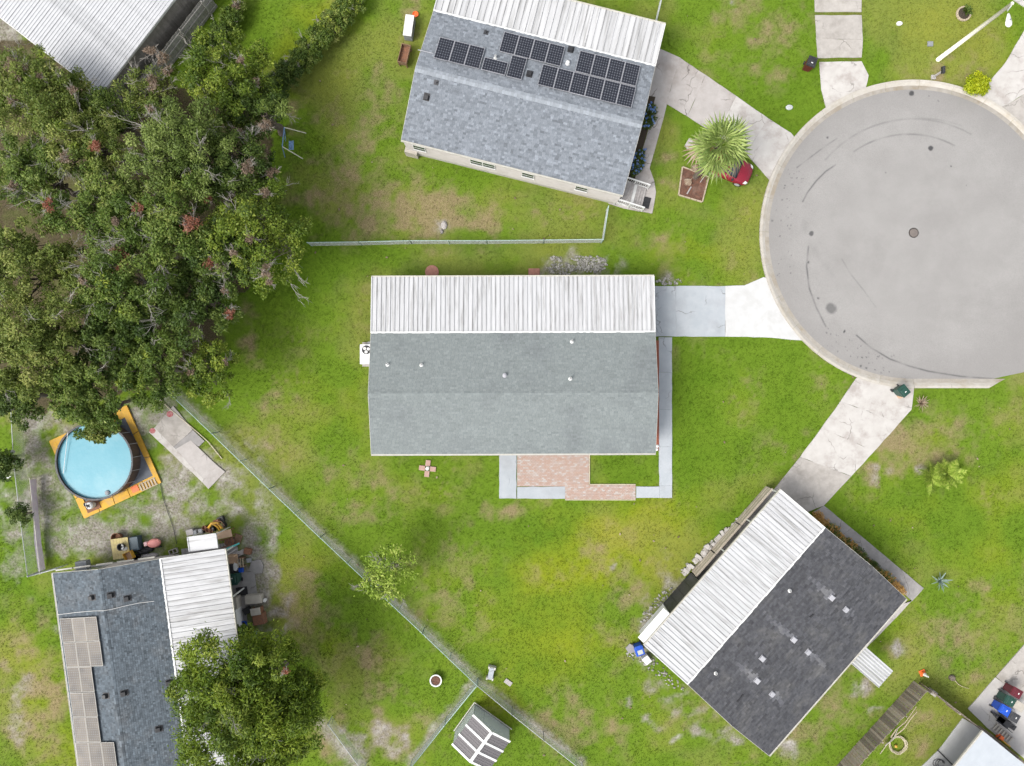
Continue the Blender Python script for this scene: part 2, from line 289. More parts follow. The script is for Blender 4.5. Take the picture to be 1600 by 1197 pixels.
SAND = [(150,840,120,34,.95),(70,760,45,90,.95),(280,770,70,60,.8),(225,650,60,40,.75),(330,740,70,46,.62),(400,905,34,110,.95),(420,985,26,30,.8),(110,700,60,50,.5),(255,815,60,26,.8),(355,800,40,26,.75),(30,800,30,90,.7),(60,660,34,60,.75),
  (985,1094,9,6,.95),(1022,1125,9,9,.95),(1052,1150,10,9,.95),(1090,1140,14,10,.8),(1130,1150,16,14,.7),(1150,1150,14,10,.95),(1335,1072,18,10,.95),(1405,1014,11,7,.95),(1085,1110,30,8,.6),(1040,1070,26,10,.8),(1055,1090,20,8,.7),(1230,1175,10,10,.9),(1360,1105,12,7,.7),
  (960,880,5,5,.7),(1050,1000,12,10,.6),(1012,995,14,50,.8),(1065,925,40,40,.35),(694,352,8,11,.95),(905,413,52,14,.92),(1045,440,22,7,.8),(1152,12,5,5,.7),(600,1155,40,26,.55),(555,1165,16,40,.7),(100,985,12,10,.5),(30,1100,18,60,.4),(1440,730,10,8,.9),(1372,742,14,10,.6),(610,885,26,10,.25),(10,70,40,60,.9),(30,95,30,40,.7),(1195,1150,10,8,.6),(1505,1065,6,5,.6),(725,1075,10,8,.5)]
YEL = [(920,890,110,50,1.0),(960,840,70,40,1.0),(880,1010,120,60,.75),(1010,800,50,40,.9),(950,870,130,60,.9),(1010,830,90,60,.8),(870,960,90,60,.6),(880,1040,90,60,.6),(800,1110,70,40,.6),(990,790,60,40,.6),(850,900,60,50,.8),(1500,760,120,80,.45),(1450,680,80,40,.5),(1550,860,60,60,.4),(1000,1000,60,60,.4),(480,880,70,50,.4),(520,1000,30,30,.4),(60,1080,60,90,.6),(100,1170,60,40,.6),(1480,50,90,50,.5),(1550,110,60,40,.4),(450,80,50,30,.7),(500,30,50,30,.7),(540,640,60,60,.25),(1080,395,60,16,.5),(400,110,40,14,.6),(1400,970,60,40,.3),(1330,840,40,40,.2),(880,1150,90,60,.5),(1210,230,0.1,0.1,0)]
LUSH_SHADE = [(700,390,260,10,.6),(500,420,120,60,.55),(560,130,80,90,.2),(450,250,50,90,.5),(640,780,120,60,.35),(560,480,20,60,.4),(1100,470,120,60,.25),(1120,620,110,70,.45),(1080,540,40,60,.5),(1060,720,40,60,.5),(970,735,55,24,.5),(800,830,110,30,.5),(480,1060,60,60,.7),(560,1090,60,40,.4),(660,880,40,30,.5),(30,920,40,90,.7),(1110,230,120,80,.15),(1030,220,20,60,.7),(1150,300,60,60,.5),(1400,90,30,60,.45),(1250,100,40,70,.3),(1200,80,60,40,.5),(1460,1070,50,40,.5),(1430,830,60,60,.2),(1340,830,40,60,.4),(470,780,90,60,.25),(400,610,60,60,.35),(60,600,60,60,.6),(520,160,60,40,.2)]  # darker green: lush turf, plus tree and house shadows painted into the lawn
FENCES = [[(262,612),(500,840),(745,1070),(905,1197)],[(745,1070),(645,1197)],[(480,378),(943,374)],[(943,374),(952,318)]]
def fields(x, y):
    n1 = fbm(x, y, .35, 3, 5); n2 = fbm(x, y, 1.1, 23, 4); n3 = fbm(x, y, .12, 43, 3); n4 = fbm(x, y, 2.8, 63, 3)
    wx = x+(fbm(x, y, .8, 83, 3)-.5)*1.5; wy = y+(fbm(x, y, .8, 93, 3)-.5)*1.5
    th = lambda v, k=1.0: np.clip((v*1.25+(n2-.5)*1.5*k+(n4-.5)*.6*k-.18)*1.25, 0, 1)*np.clip(v*6, 0, 1)
    dry = th(blob(wx, wy, DRY)); sand = th(blob(wx, wy, SAND)*.93, 1.3)
    sp = np.clip((n4-.63)*6, 0, 1)*np.clip((n1-.45)*4, 0, 1); dry = np.maximum(dry, sp*.5)
    dry = np.maximum(dry, np.clip((n1-.56)*3.4, 0, .5)*np.clip((n2-.42)*5, 0, 1))
    dry = np.maximum(dry, np.clip((n3-.47)*1.5+(n1-.5)*.8+(n2-.5)*.4, 0, .26))
    yel = np.clip(blob(wx, wy, YEL)*.85+(n1-.5)*1.0+(n3-.5)*1.0, 0, 1); lush_shade = np.clip(blob(wx, wy, LUSH_SHADE)*.9+(.5-n1)*1.5+(n2-.5)*.9+(.5-n3)*.5, 0, 1)
    for k, f in enumerate(FENCES[:2]):            # strip of bare dirt under the two back fences
        d = segdist(x+(n2-.5)*.5, y+(n4-.5)*.5, [tuple(p) for p in poly([(a+(6 if k == 0 else -6), b-6) for a, b in f])])
        sand = np.maximum(sand, np.clip(1.15-d/.36, 0, 1)*np.clip(.1+n2*1.2, 0, .9))
    d = segdist(x+(n2-.5)*.6, y, [tuple(p) for p in poly([(500,1130),(565,1205)])]); sand = np.maximum(sand, np.clip(1.2-d/.5, 0, 1)*.9)
    return dry, sand, yel, lush_shade
# ------------------------------------------------------------------ ground sheet
def axis(a, fine, far):
    c = np.arange(-a, a+fine/2, fine); o = [a]; st = fine
    while o[-1] < far: st *= 1.7; o.append(o[-1]+st)
    o = np.array(o[1:]); return np.concatenate([-o[::-1], c, o])
gx = axis(42, .16, 2500); gy = axis(31, .16, 2500)
X, Y = np.meshgrid(gx, gy); Z = -.045*fbm(X, Y, .6, 7, 4)
def grid_mesh(name, X, Y, Z, closed=False):
    r, c = X.shape; me = bpy.data.meshes.new(name)
    co = np.stack([X, Y, Z], -1).reshape(-1, 3).astype(np.float32); idx = np.arange(r*c).reshape(r, c)
    if closed: idx = np.concatenate([idx, idx[:, :1]], 1)
    q = np.stack([idx[:-1, :-1], idx[:-1, 1:], idx[1:, 1:], idx[1:, :-1]], -1).reshape(-1, 4)
    return raw_mesh(me, co, q)
def raw_mesh(me, co, q):
    k = q.shape[1]; me.vertices.add(len(co)); me.vertices.foreach_set('co', co.astype(np.float32).ravel())
    me.loops.add(q.size); me.loops.foreach_set('vertex_index', q.astype(np.int32).ravel())
    me.polygons.add(len(q)); me.polygons.foreach_set('loop_start', np.arange(0, q.size, k, dtype=np.int32)); me.polygons.foreach_set('loop_total', np.full(len(q), k, np.int32))
    me.update(calc_edges=True); return me
def attr(me, name, vals, dom='POINT'):
    a = me.attributes.new(name, 'FLOAT', dom); a.data.foreach_set('value', np.asarray(vals, np.float32).ravel())
def grass_material(name, blades):
    m = bpy.data.materials.new(name); m.use_nodes = True; n = m.node_tree.nodes; l = m.node_tree.links; b = n['Principled BSDF']
    b.inputs['Roughness'].default_value = .9; b.inputs['Specular IOR Level'].default_value = .1
    tc = n.new('ShaderNodeTexCoord')
    def noise(s, d=5, r=.65):
        q = n.new('ShaderNodeTexNoise'); q.inputs['Scale'].default_value = s; q.inputs['Detail'].default_value = d; q.inputs['Roughness'].default_value = r; l.new(tc.outputs['Object'], q.inputs[0]); return q.outputs['Fac']
    def rng(x, a, b_, c=0, d=1):
        q = n.new('ShaderNodeMapRange'); q.inputs[1].default_value = a; q.inputs[2].default_value = b_; q.inputs[3].default_value = c; q.inputs[4].default_value = d; l.new(x, q.inputs[0]); return q.outputs[0]
    def at(nm):
        q = n.new('ShaderNodeAttribute'); q.attribute_name = nm; return q.outputs['Fac']
    def mth(op, a, b_):
        q = n.new('ShaderNodeMath'); q.operation = op; q.use_clamp = True
        for i, v in enumerate((a, b_)):
            if hasattr(v, 'links'): l.new(v, q.inputs[i])
            else: q.inputs[i].default_value = v
        return q.outputs[0]
    def mix(f, a, c):
        q = n.new('ShaderNodeMix'); q.data_type = 'RGBA'
        for s, v in ((q.inputs[0], f), (q.inputs[6], a), (q.inputs[7], c)):
            if hasattr(v, 'links'): l.new(v, s)
            else: s.default_value = v if isinstance(v, float) else (*v, 1)
        return q.outputs[2]
    fine = noise(17, 7, .72); mid = noise(2.2, 5)
    c = mix(rng(fine, .27, .73), (.071,.122,.008), (.122,.197,.017))
    c = mix(mth('MULTIPLY', at('lush_shade'), rng(mid, .25, .7, .6, .92)), c, mix(rng(fine, .27, .73), (.048,.098,.005), (.09,.166,.01)))  # lush turf and the painted shadows share this darker green
    c = mix(mth('MULTIPLY', at('yel'), rng(mid, .25, .75, .55, .92)), c, mix(rng(fine, .27, .73), (.165,.185,.006), (.255,.255,.014)))
    dm = mth('MULTIPLY', at('dry'), rng(fine, .3, .65, .5, 1.0))
    c = mix(dm, c, mix(rng(noise(14, 4), .35, .65), (.16,.115,.065), (.27,.2,.125)))
    sm = mth('MULTIPLY', at('sand'), rng(noise(5, 6, .75), .3, .55, .55, 1.0))
    c = mix(sm, c, mix(rng(noise(1.1, 5, .7), .5, .68), mix(rng(noise(7, 6, .75), .36, .64), (.1,.088,.07), (.29,.265,.235)), mix(rng(noise(8, 6, .75), .36, .64), (.26,.245,.225), (.42,.4,.375))))
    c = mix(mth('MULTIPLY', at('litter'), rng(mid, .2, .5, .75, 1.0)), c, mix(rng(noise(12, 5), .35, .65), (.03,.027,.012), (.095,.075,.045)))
    if blades:
        q = n.new('ShaderNodeVectorMath'); q.operation = 'SCALE'; l.new(c, q.inputs[0]); l.new(rng(at('tint'), 0, 1, .86, 1.14), q.inputs['Scale']); c = q.outputs[0]
        up = n.new('ShaderNodeCombineXYZ'); up.inputs[2].default_value = 1; l.new(up.outputs[0], b.inputs['Normal'])
        tr = n.new('ShaderNodeBsdfTranslucent'); l.new(c, tr.inputs[0]); ms = n.new('ShaderNodeMixShader'); ms.inputs[0].default_value = .15
        l.new(b.outputs[0], ms.inputs[1]); l.new(tr.outputs[0], ms.inputs[2]); l.new(ms.outputs[0], n['Material Output'].inputs[0])
    else:
        bp = n.new('ShaderNodeBump'); bp.inputs['Strength'].default_value = .25; bp.inputs['Distance'].default_value = .03; l.new(noise(26, 4, .7), bp.inputs['Height']); l.new(bp.outputs[0], b.inputs['Normal'])
    l.new(c, b.inputs['Base Color']); return m
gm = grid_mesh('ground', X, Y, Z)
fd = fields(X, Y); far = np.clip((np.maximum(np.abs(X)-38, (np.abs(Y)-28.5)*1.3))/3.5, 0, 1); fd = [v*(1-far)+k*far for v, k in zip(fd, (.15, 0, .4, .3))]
for nm, v in zip(('dry', 'sand', 'yel', 'lush_shade'), fd): attr(gm, nm, v)
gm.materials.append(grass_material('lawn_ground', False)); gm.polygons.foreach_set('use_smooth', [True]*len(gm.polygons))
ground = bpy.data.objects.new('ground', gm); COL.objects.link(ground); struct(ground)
GROVE = [(-60,60),(60,60),(160,140),(190,165),(260,120),(330,120),(410,160),(425,230),(425,330),(440,390),(410,430),(340,470),(350,540),(310,590),(250,590),(190,620),(110,640),(-60,640)]
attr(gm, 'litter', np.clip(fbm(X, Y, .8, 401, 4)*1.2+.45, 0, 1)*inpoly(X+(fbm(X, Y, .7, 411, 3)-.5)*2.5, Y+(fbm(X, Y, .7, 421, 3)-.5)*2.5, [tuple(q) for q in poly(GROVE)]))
NOGRASS = []                                     # world polygons where no blades grow
# ------------------------------------------------------------------ cul-de-sac: asphalt, kerb
CX, CY = P(1427, 366).xy; RO = 240.5*GS; RI = RO-.6
def outline(th, R):
    # a circle, flattened at the lower right where the kerb runs straight and the street leaves to the east
    deg = math.degrees(th) % 360
    if 36 <= deg <= 270: return R
    e0 = P(1545, 609); e1 = P(1602, 581); e2 = P(1760, 512); e3 = P(1760, 215)
    pl = [(0, -R), (e0.x-CX, -R), (e1.x-CX, e1.y-CY), (e2.x-CX, e2.y-CY), (e3.x-CX, e3.y-CY), (R*math.cos(math.radians(36)), R*math.sin(math.radians(36)))]
    dx, dy = math.cos(th), math.sin(th); best = R
    for (ax, ay), (bx, by) in zip(pl[:-1], pl[1:]):
        ex, ey = bx-ax, by-ay; den = dx*ey-dy*ex
        if abs(den) < 1e-9: continue
        t = (ax*ey-ay*ex)/den; u = (ax*dy-ay*dx)/den
        if t > 0 and -1e-6 <= u <= 1+1e-6: best = t
    return best
na = 900; nr = 190
ths = np.linspace(0, 2*np.pi, na, endpoint=False)
rad = np.array([outline(t, RI) for t in ths])
rr = np.linspace(0.001, 1, nr)[:, None]*rad[None, :]
AX = CX+rr*np.cos(ths)[None, :]; AY = CY+rr*np.sin(ths)[None, :]
AZ_ = .02+.03*(1-np.clip(rr/RI, 0, 1)**2)
rm = grid_mesh('cul_de_sac_road', AX, AY, AZ_, True)
wear = np.zeros(AX.shape)
def arc_mark(pts, w, k):
    global wear
    d = segdist(AX, AY, [tuple(P(a, b).xy) for a, b in pts]); g = fbm(AX, AY, 1.3, 301, 3)
    wear = np.maximum(wear, k*np.exp(-(d/w)**2)*np.clip(g*1.7-.15, .25, 1))
def arc(cx, cy, r, a0, a1, n=18): return [(cx+r*math.cos(math.radians(a0+(a1-a0)*i/n)), cy-r*math.sin(math.radians(a0+(a1-a0)*i/n))) for i in range(n+1)]
arc_mark([(1305,258),(1290,268),(1275,283),(1262,300),(1254,315)], .05, .75); arc_mark([(1307,217),(1290,228),(1270,243),(1245,262)], .045, .6); arc_mark([(1263,385),(1260,415),(1264,450),(1275,480),(1290,510)], .055, .75)
arc_mark([(1338,524),(1360,543),(1390,561),(1420,572),(1450,580),(1500,588),(1550,592)], .055, .75); arc_mark([(1315,405),(1330,430),(1350,455),(1368,480)], .04, .35)
arc_mark(arc(1427,366,180,60,140), .06, .35); arc_mark(arc(1420,360,150,62,125), .055, .55); arc_mark(arc(1435,380,195,70,110), .05, .25); arc_mark([(1255,345),(1262,375),(1300,430)], .2, .12)
for (a, b, r, k) in ((1423,146,.2,.95),(1455,232,.2,.95),(1268,365,.2,.8),(1298,482,.42,.6),(1294,215,.09,.8),(1319,518,.12,.9),(1263,410,.1,.8),(1278,466,.08,.7),(1348,581,.12,.9),(1345,572,.1,.7),(1353,575,.07,.7),(1374,556,.06,.7),(1485,260,.06,.8),(1510,290,.05,.6),(1450,150,.06,.6),(1465,158,.07,.5),(1205,345,.1,.5),(1385,270,.05,.5)):
    x, y = P(a, b).xy; d = np.hypot(AX-x+(fbm(AX, AY, 3, 311, 2)-.5)*.2, (AY-y)); wear = np.maximum(wear, k*np.clip((r-d)/(r*.35)+.2, 0, 1))
for i in range(90):                               # specks of tar and cracks along the left and lower edge
    t = math.radians(random.choice([random.uniform(150, 200), random.uniform(225, 262)])); q = RI-random.uniform(.2, 1.6)
    x, y = CX+q*math.cos(t), CY+q*math.sin(t); r = random.uniform(.02, .06); wear = np.maximum(wear, random.uniform(.3, .8)*np.clip((r-np.hypot(AX-x, AY-y))/(r*.5)+.3, 0, 1))
attr(rm, 'wear', wear); attr(rm, 'rim', np.clip((rr-RI+2.2)/2.2, 0, 1))
def asphalt():
    m = mat('worn_asphalt', (.25,.242,.232), (.228,.22,.211), .5, .95, bump=.35, bscale=70, c3=(.2,.192,.184), scale3=.28, amt3=.5)
    n = m.node_tree.nodes; l = m.node_tree.links; b = n['Principled BSDF']; src = b.inputs['Base Color'].links[0].from_socket
    tc = n.new('ShaderNodeTexCoord'); q = n.new('ShaderNodeTexNoise'); q.inputs['Scale'].default_value = 22; q.inputs['Detail'].default_value = 5; q.inputs['Roughness'].default_value = .8; l.new(tc.outputs['Object'], q.inputs[0])
    r = n.new('ShaderNodeMapRange'); r.inputs[1].default_value = .3; r.inputs[2].default_value = .7; r.inputs[3].default_value = .78; r.inputs[4].default_value = 1.2; l.new(q.outputs['Fac'], r.inputs[0])
    v = n.new('ShaderNodeVectorMath'); v.operation = 'SCALE'; l.new(src, v.inputs[0]); l.new(r.outputs[0], v.inputs['Scale'])
    def mx(an, a, col, k=1.0):
        t = n.new('ShaderNodeAttribute'); t.attribute_name = an; z = n.new('ShaderNodeMath'); z.operation = 'MULTIPLY'; z.inputs[1].default_value = k; l.new(t.outputs['Fac'], z.inputs[0])
        x = n.new('ShaderNodeMix'); x.data_type = 'RGBA'; l.new(z.outputs[0], x.inputs[0]); l.new(a, x.inputs[6]); x.inputs[7].default_value = (*col, 1); return x.outputs[2]
    c = mx('rim', v.outputs[0], (.185,.177,.17), .5); c = mx('wear', c, (.04,.04,.042), .98); l.new(c, b.inputs['Base Color']); return m
rm.materials.append(asphalt()); road = bpy.data.objects.new('road', rm); COL.objects.link(road); struct(road); INV[road.name] = Matrix()
NOGRASS.append([(CX+(r-.05)*math.cos(t), CY+(r-.05)*math.sin(t)) for t, r in zip(ths[::4], np.array([outline(t, RO) for t in ths])[::4])])
b = MB(); x, y = P(1427, 364).xy; b.lathe([(.0,.052),(.35,.052)], (x, y, 0), 28); b.lathe([(.3,.056),(.285,.062),(0,.062)], (x, y, 0), 28, m=1)
for k in range(5): b.bar((x-.2, y-.18+k*.09, .064), (x+.2, y-.27+k*.09, .064), .03, .008, m=1)
b.build('manhole_cover', [mat('manhole_frame', (.2,.17,.15), (.15,.13,.12), 9, .7), mat('manhole_iron', (.16,.135,.12), (.12,.105,.095), 12, .6)], road)
# rolled kerb in cast lengths
segs = []
a0 = 36.0; a1 = 270.0; nseg = 18
for k in range(nseg):
    s0 = a0+(a1-a0)*k/nseg; s1 = a0+(a1-a0)*(k+1)/nseg-.05; b = MB(); st = 10; vs = []
    prof = [(RO-.66,-.1),(RO-.66,.024),(RO-.38,.03),(RO-.28,.075),(RO-.17,.12),(RO,.125),(RO,-.1)]
    for i in range(st+1):
        t = math.radians(s0+(s1-s0)*i/st)
        for r, z in prof: vs.append((CX+r*math.cos(t), CY+r*math.sin(t), z))
    n = len(prof); b.add(vs, [(i*n+j, i*n+j+1, (i+1)*n+j+1, (i+1)*n+j) for i in range(st) for j in range(n-1)]); b.m = [1 if q % (n-1) in (0, 1) else 0 for q in range(len(b.f))]; segs.append(b)
kerb = thing('kerb', '', '', (CX, CY, 0)); del kerb['label']; del kerb['category']; kerb['kind'] = 'structure'
for b in segs: b.build('kerb_length', [M['kerb'], M['kerbpan']], kerb)
for k in range(2):                                 # the straight run at the lower right
    b = MB(); vs = []; xe = P(1543, 0).x; xa = CX+(xe-CX)*k/2+.015; xb = CX+(xe-CX)*(k+1)/2
    for e in (0, 1):
        for r, z in prof: vs.append((xa if e == 0 else xb+((RO-r)*1.9 if k else 0), CY-r, z))
    n = len(prof); b.add(vs, [(n+j, n+j+1, j+1, j) for j in range(n-1)]+[tuple(range(n-1, -1, -1)), tuple(range(n, 2*n))]); b.m = [1 if q in (0, 1) else 0 for q in range(len(b.f))]; b.build('kerb_length', [M['kerb'], M['kerbpan']], kerb)
# ------------------------------------------------------------------ concrete drives and walks, slab by slab
def edge_rough(pl, z, k=.02, step=.5):
    out = []
    for i in range(len(pl)):
        a = Vector(pl[i]); c = Vector(pl[(i+1) % len(pl)]); n = max(1, int((c-a).length/step))
        for j in range(n): out.append((a+(c-a)*(j/n))+(Vector((random.uniform(-k, k), random.uniform(-k, k))) if j else Vector((0, 0))))
    return out
def paving(name, slabs, mats, z=.035, gap=.005, rough=.02, part='slab', nograss=True):
    pts = [p for s in slabs for p in poly(s)]; c = sum(pts, Vector((0, 0)))/len(pts)
    o = thing(name, '', '', (c.x, c.y, 0)); del o['label']; del o['category']; o['kind'] = 'structure'
    for i, s in enumerate(slabs):
        pl = poly(s); ce = sum(pl, Vector((0, 0)))/len(pl)
        pl = [p-(p-ce).normalized()*gap for p in pl]
        if nograss: NOGRASS.append([tuple(p+(p-ce).normalized()*.03) for p in pl])
        b = MB(); er = edge_rough(pl, 0, rough)
        for p in er:
            v = p-Vector((CX, CY))
            if v.length < RO-.09: p.xy = Vector((CX, CY))+v.normalized()*(RO-.09)
        b.prism([tuple(p) for p in er], -.12, z+random.uniform(-.004, .004)); b.build(part, mats[i % len(mats)] if isinstance(mats, list) else mats, o)
    return o
paving('painted_driveway', [[(990,447),(1056,447),(1056,526),(990,526)],[(1056,447),(1133,447),(1133,526),(1056,526)]], M['painted'])
paving('white_driveway_apron', [[(1133,447),(1163,446),(1193,433),(1215,430),(1222,470),(1240,500),(1262,522),(1252,532),(1190,527),(1133,526)]], M['whiteconc'], gap=.002)
paving('front_walk', [[(1029,527),(1050,527),(1050,582),(1029,582)],[(1029,582),(1050,582),(1050,640),(1029,640)],[(1029,640),(1050,640),(1050,698),(1029,698)],[(1029,698),(1050,698),(1050,759),(1030,759)],
   [(1030,759),(1050,759),(1050,778),(1030,778)],[(994,760),(1030,760),(1030,778),(994,778)],[(808,761),(883,760),(883,779),(808,779)],[(780,700),(807,700),(807,779),(780,779)]], M['painted'])
paving('pinkish_driveway', [[(1000,95),(1022,72),(1062,90),(1050,130),(1042,163),(1020,152),(1000,150)],[(1062,90),(1102,117),(1074,182),(1042,163),(1050,130)],[(1102,117),(1150,150),(1120,211),(1074,182)],[(1150,150),(1200,185),(1183,212),(1166,240),(1120,211)],[(1200,185),(1236,208),(1250,222),(1230,260),(1216,292),(1198,277),(1166,240),(1183,212)]], [M['concpink'], M['concpink'], M['concpink'], M['concpale'], M['concpale']])
paving('entry_walk', [[(1022,151),(1042,163),(1037,184),(1020,179)],[(1020,179),(1037,184),(1032,202),(1014,199)],[(1014,199),(1032,202),(1027,220),(1009,217)],[(1009,217),(1027,220),(1021,242),(1002,240)],[(1002,240),(1021,242),(1015,263),(992,262)],[(992,262),(1015,263),(1022,282),(1025,300),(1019,334),(975,326),(950,318),(960,300),(985,285)]], M['concpink'])
paving('cracked_driveway', [[(1272,-30),(1346,-30),(1346,19),(1273,19)],[(1273,24),(1346,24),(1348,62),(1275,61)],[(1275,61),(1348,62),(1346,90),(1277,91)],[(1280,97),(1346,96),(1357,118),(1352,140),(1330,170),(1300,190),(1288,160),(1283,140)]], [M['conc'], M['conc'], M['conc'], M['concpale']])
paving('corner_driveway', [[(1640,10),(1600,48),(1572,96),(1543,131),(1530,150),(1560,170),(1580,160),(1640,120)],[(1640,120),(1580,160),(1560,170),(1600,215),(1640,246)]], [M['concpale'], M['conc']])
paving('corner_path', [[(1574,-6),(1605,14),(1640,14),(1640,-30),(1574,-30)]], M['concpale'])
paving('worn_driveway', [[(1345,580),(1400,596),(1428,606),(1424,640),(1405,661),(1313,627)],[(1313,627),(1405,661),(1366,705),(1283,669)],[(1283,669),(1366,705),(1330,744),(1250,714)],[(1250,714),(1330,744),(1287,790),(1262,800),(1208,766)]], [M['concpale'], M['concpale'], M['concpale'], M['conc']])
paving('side_walk', [[(1287,790),(1330,825),(1313,839),(1271,800)],[(1330,825),(1388,873),(1370,889),(1313,839)],[(1388,873),(1443,919),(1425,939),(1405,922),(1370,889)],[(1443,919),(1400,965),(1383,951),(1425,939)],[(1400,965),(1336,1030),(1320,1016),(1383,951)]], [M['concgrey'], M['concgrey'], M['concgrey'], M['concpink'], M['concpink']])
paving('bin_driveway', [[(1640,965),(1600,1007),(1556,1057),(1600,1096),(1640,1120)],[(1555,1058),(1512,1107),(1542,1137),(1600,1185),(1640,1220),(1640,1121)]], [M['conc'], M['concclean']])
paving('carport_slab', [[(1504,1122),(1540,1142),(1600,1190),(1560,1260),(1505,1210),(1466,1172)],[(1465,1173),(1500,1208),(1470,1260),(1390,1245)]], M['whiteconc'])
slab = paving('painted_slab', [[(271,634),(302,672),(268,701),(242,668)],[(302,672),(320,689),(311,698),(298,688),(271,704),(268,701)],[(298,688),(341,728),(319,748),(271,704)],[(341,728),(352,737),(326,764),(317,754),(319,748)],[(242,668),(319,748),(317,754),(233,675)]], [M['conc'], M['concgrey'], M['concpink'], M['concpink'], M['concpale']], z=.05)
paving('side_pad', [[(376,893),(398,893),(403,935),(382,937)],[(382,938),(404,936),(400,945),(384,948)]], M['concgrey'])
b = MB()
for (a, c, r) in ((266,647,.22),(239,673,.2)):
    x, y = P(a, c).xy; b.lathe([(0,.06),(r,.06),(r*.8,.066),(0,.068)], (x, y, 0), 11, sx=1.1)
b.build('red_stain', mat('red_paint_stain', (.26,.05,.06), (.36,.2,.19), 8, .9), slab)
# bare joints in the cracked drive
# ------------------------------------------------------------------ brick patio and walk (bricks a few pixels long: one part of real bricks)
def brickwork(root, pl, z, s=(.2, .1)):
    b = MB(); x0, y0, x1, y1 = pl; y = y0; row = 0
    nx = int((x1-x0)/s[0]); ny = int((y1-y0)/s[1]); dx = (x1-x0)/nx; dy = (y1-y0)/ny
    for j in range(ny):
        off = (j % 2)*.5
        for i in range(nx+(1 if off else 0)):
            a = x0+max(0, (i-off))*dx; c = x0+min(nx, i-off+1)*dx; zz = z+random.uniform(-.006, .006); t = random.choice([random.random()*.5, random.random(), .05]); t = 1.0 if random.random() < .03 else t
            h = .004; b.box(((a+c)/2, y0+(j+.5)*dy, zz-.03), (c-a-2*h, dy-2*h, .06), t=t)
    return b
p0 = P(808, 760); p1 = P(920, 700); o = thing('brick_patio', '', '', (p0.x, p0.y, 0)); del o['label']; del o['category']; o['kind'] = 'structure'
brickwork(o, (p0.x, p0.y, p1.x, p1.y), .04).build('bricks', M['brick'], o, kind='stuff'); NOGRASS.append([(p0.x, p0.y), (p1.x, p0.y), (p1.x, p1.y), (p0.x, p1.y)])
p0 = P(883, 780); p1 = P(993, 758); brickwork(o, (p0.x, p0.y, p1.x, p1.y), .038).build('bricks', M['brick'], o, kind='stuff'); NOGRASS.append([(p0.x, p0.y), (p1.x, p0.y), (p1.x, p1.y), (p0.x, p1.y)])
b = MB()
for (a, c, d, e) in ((921,711,921,757),(921,757,993,757),(883,781,993,781)): b.bar(P(a, c, .03), P(d, e, .03), .06, .07)
b.build('edging', M['cream'], o)
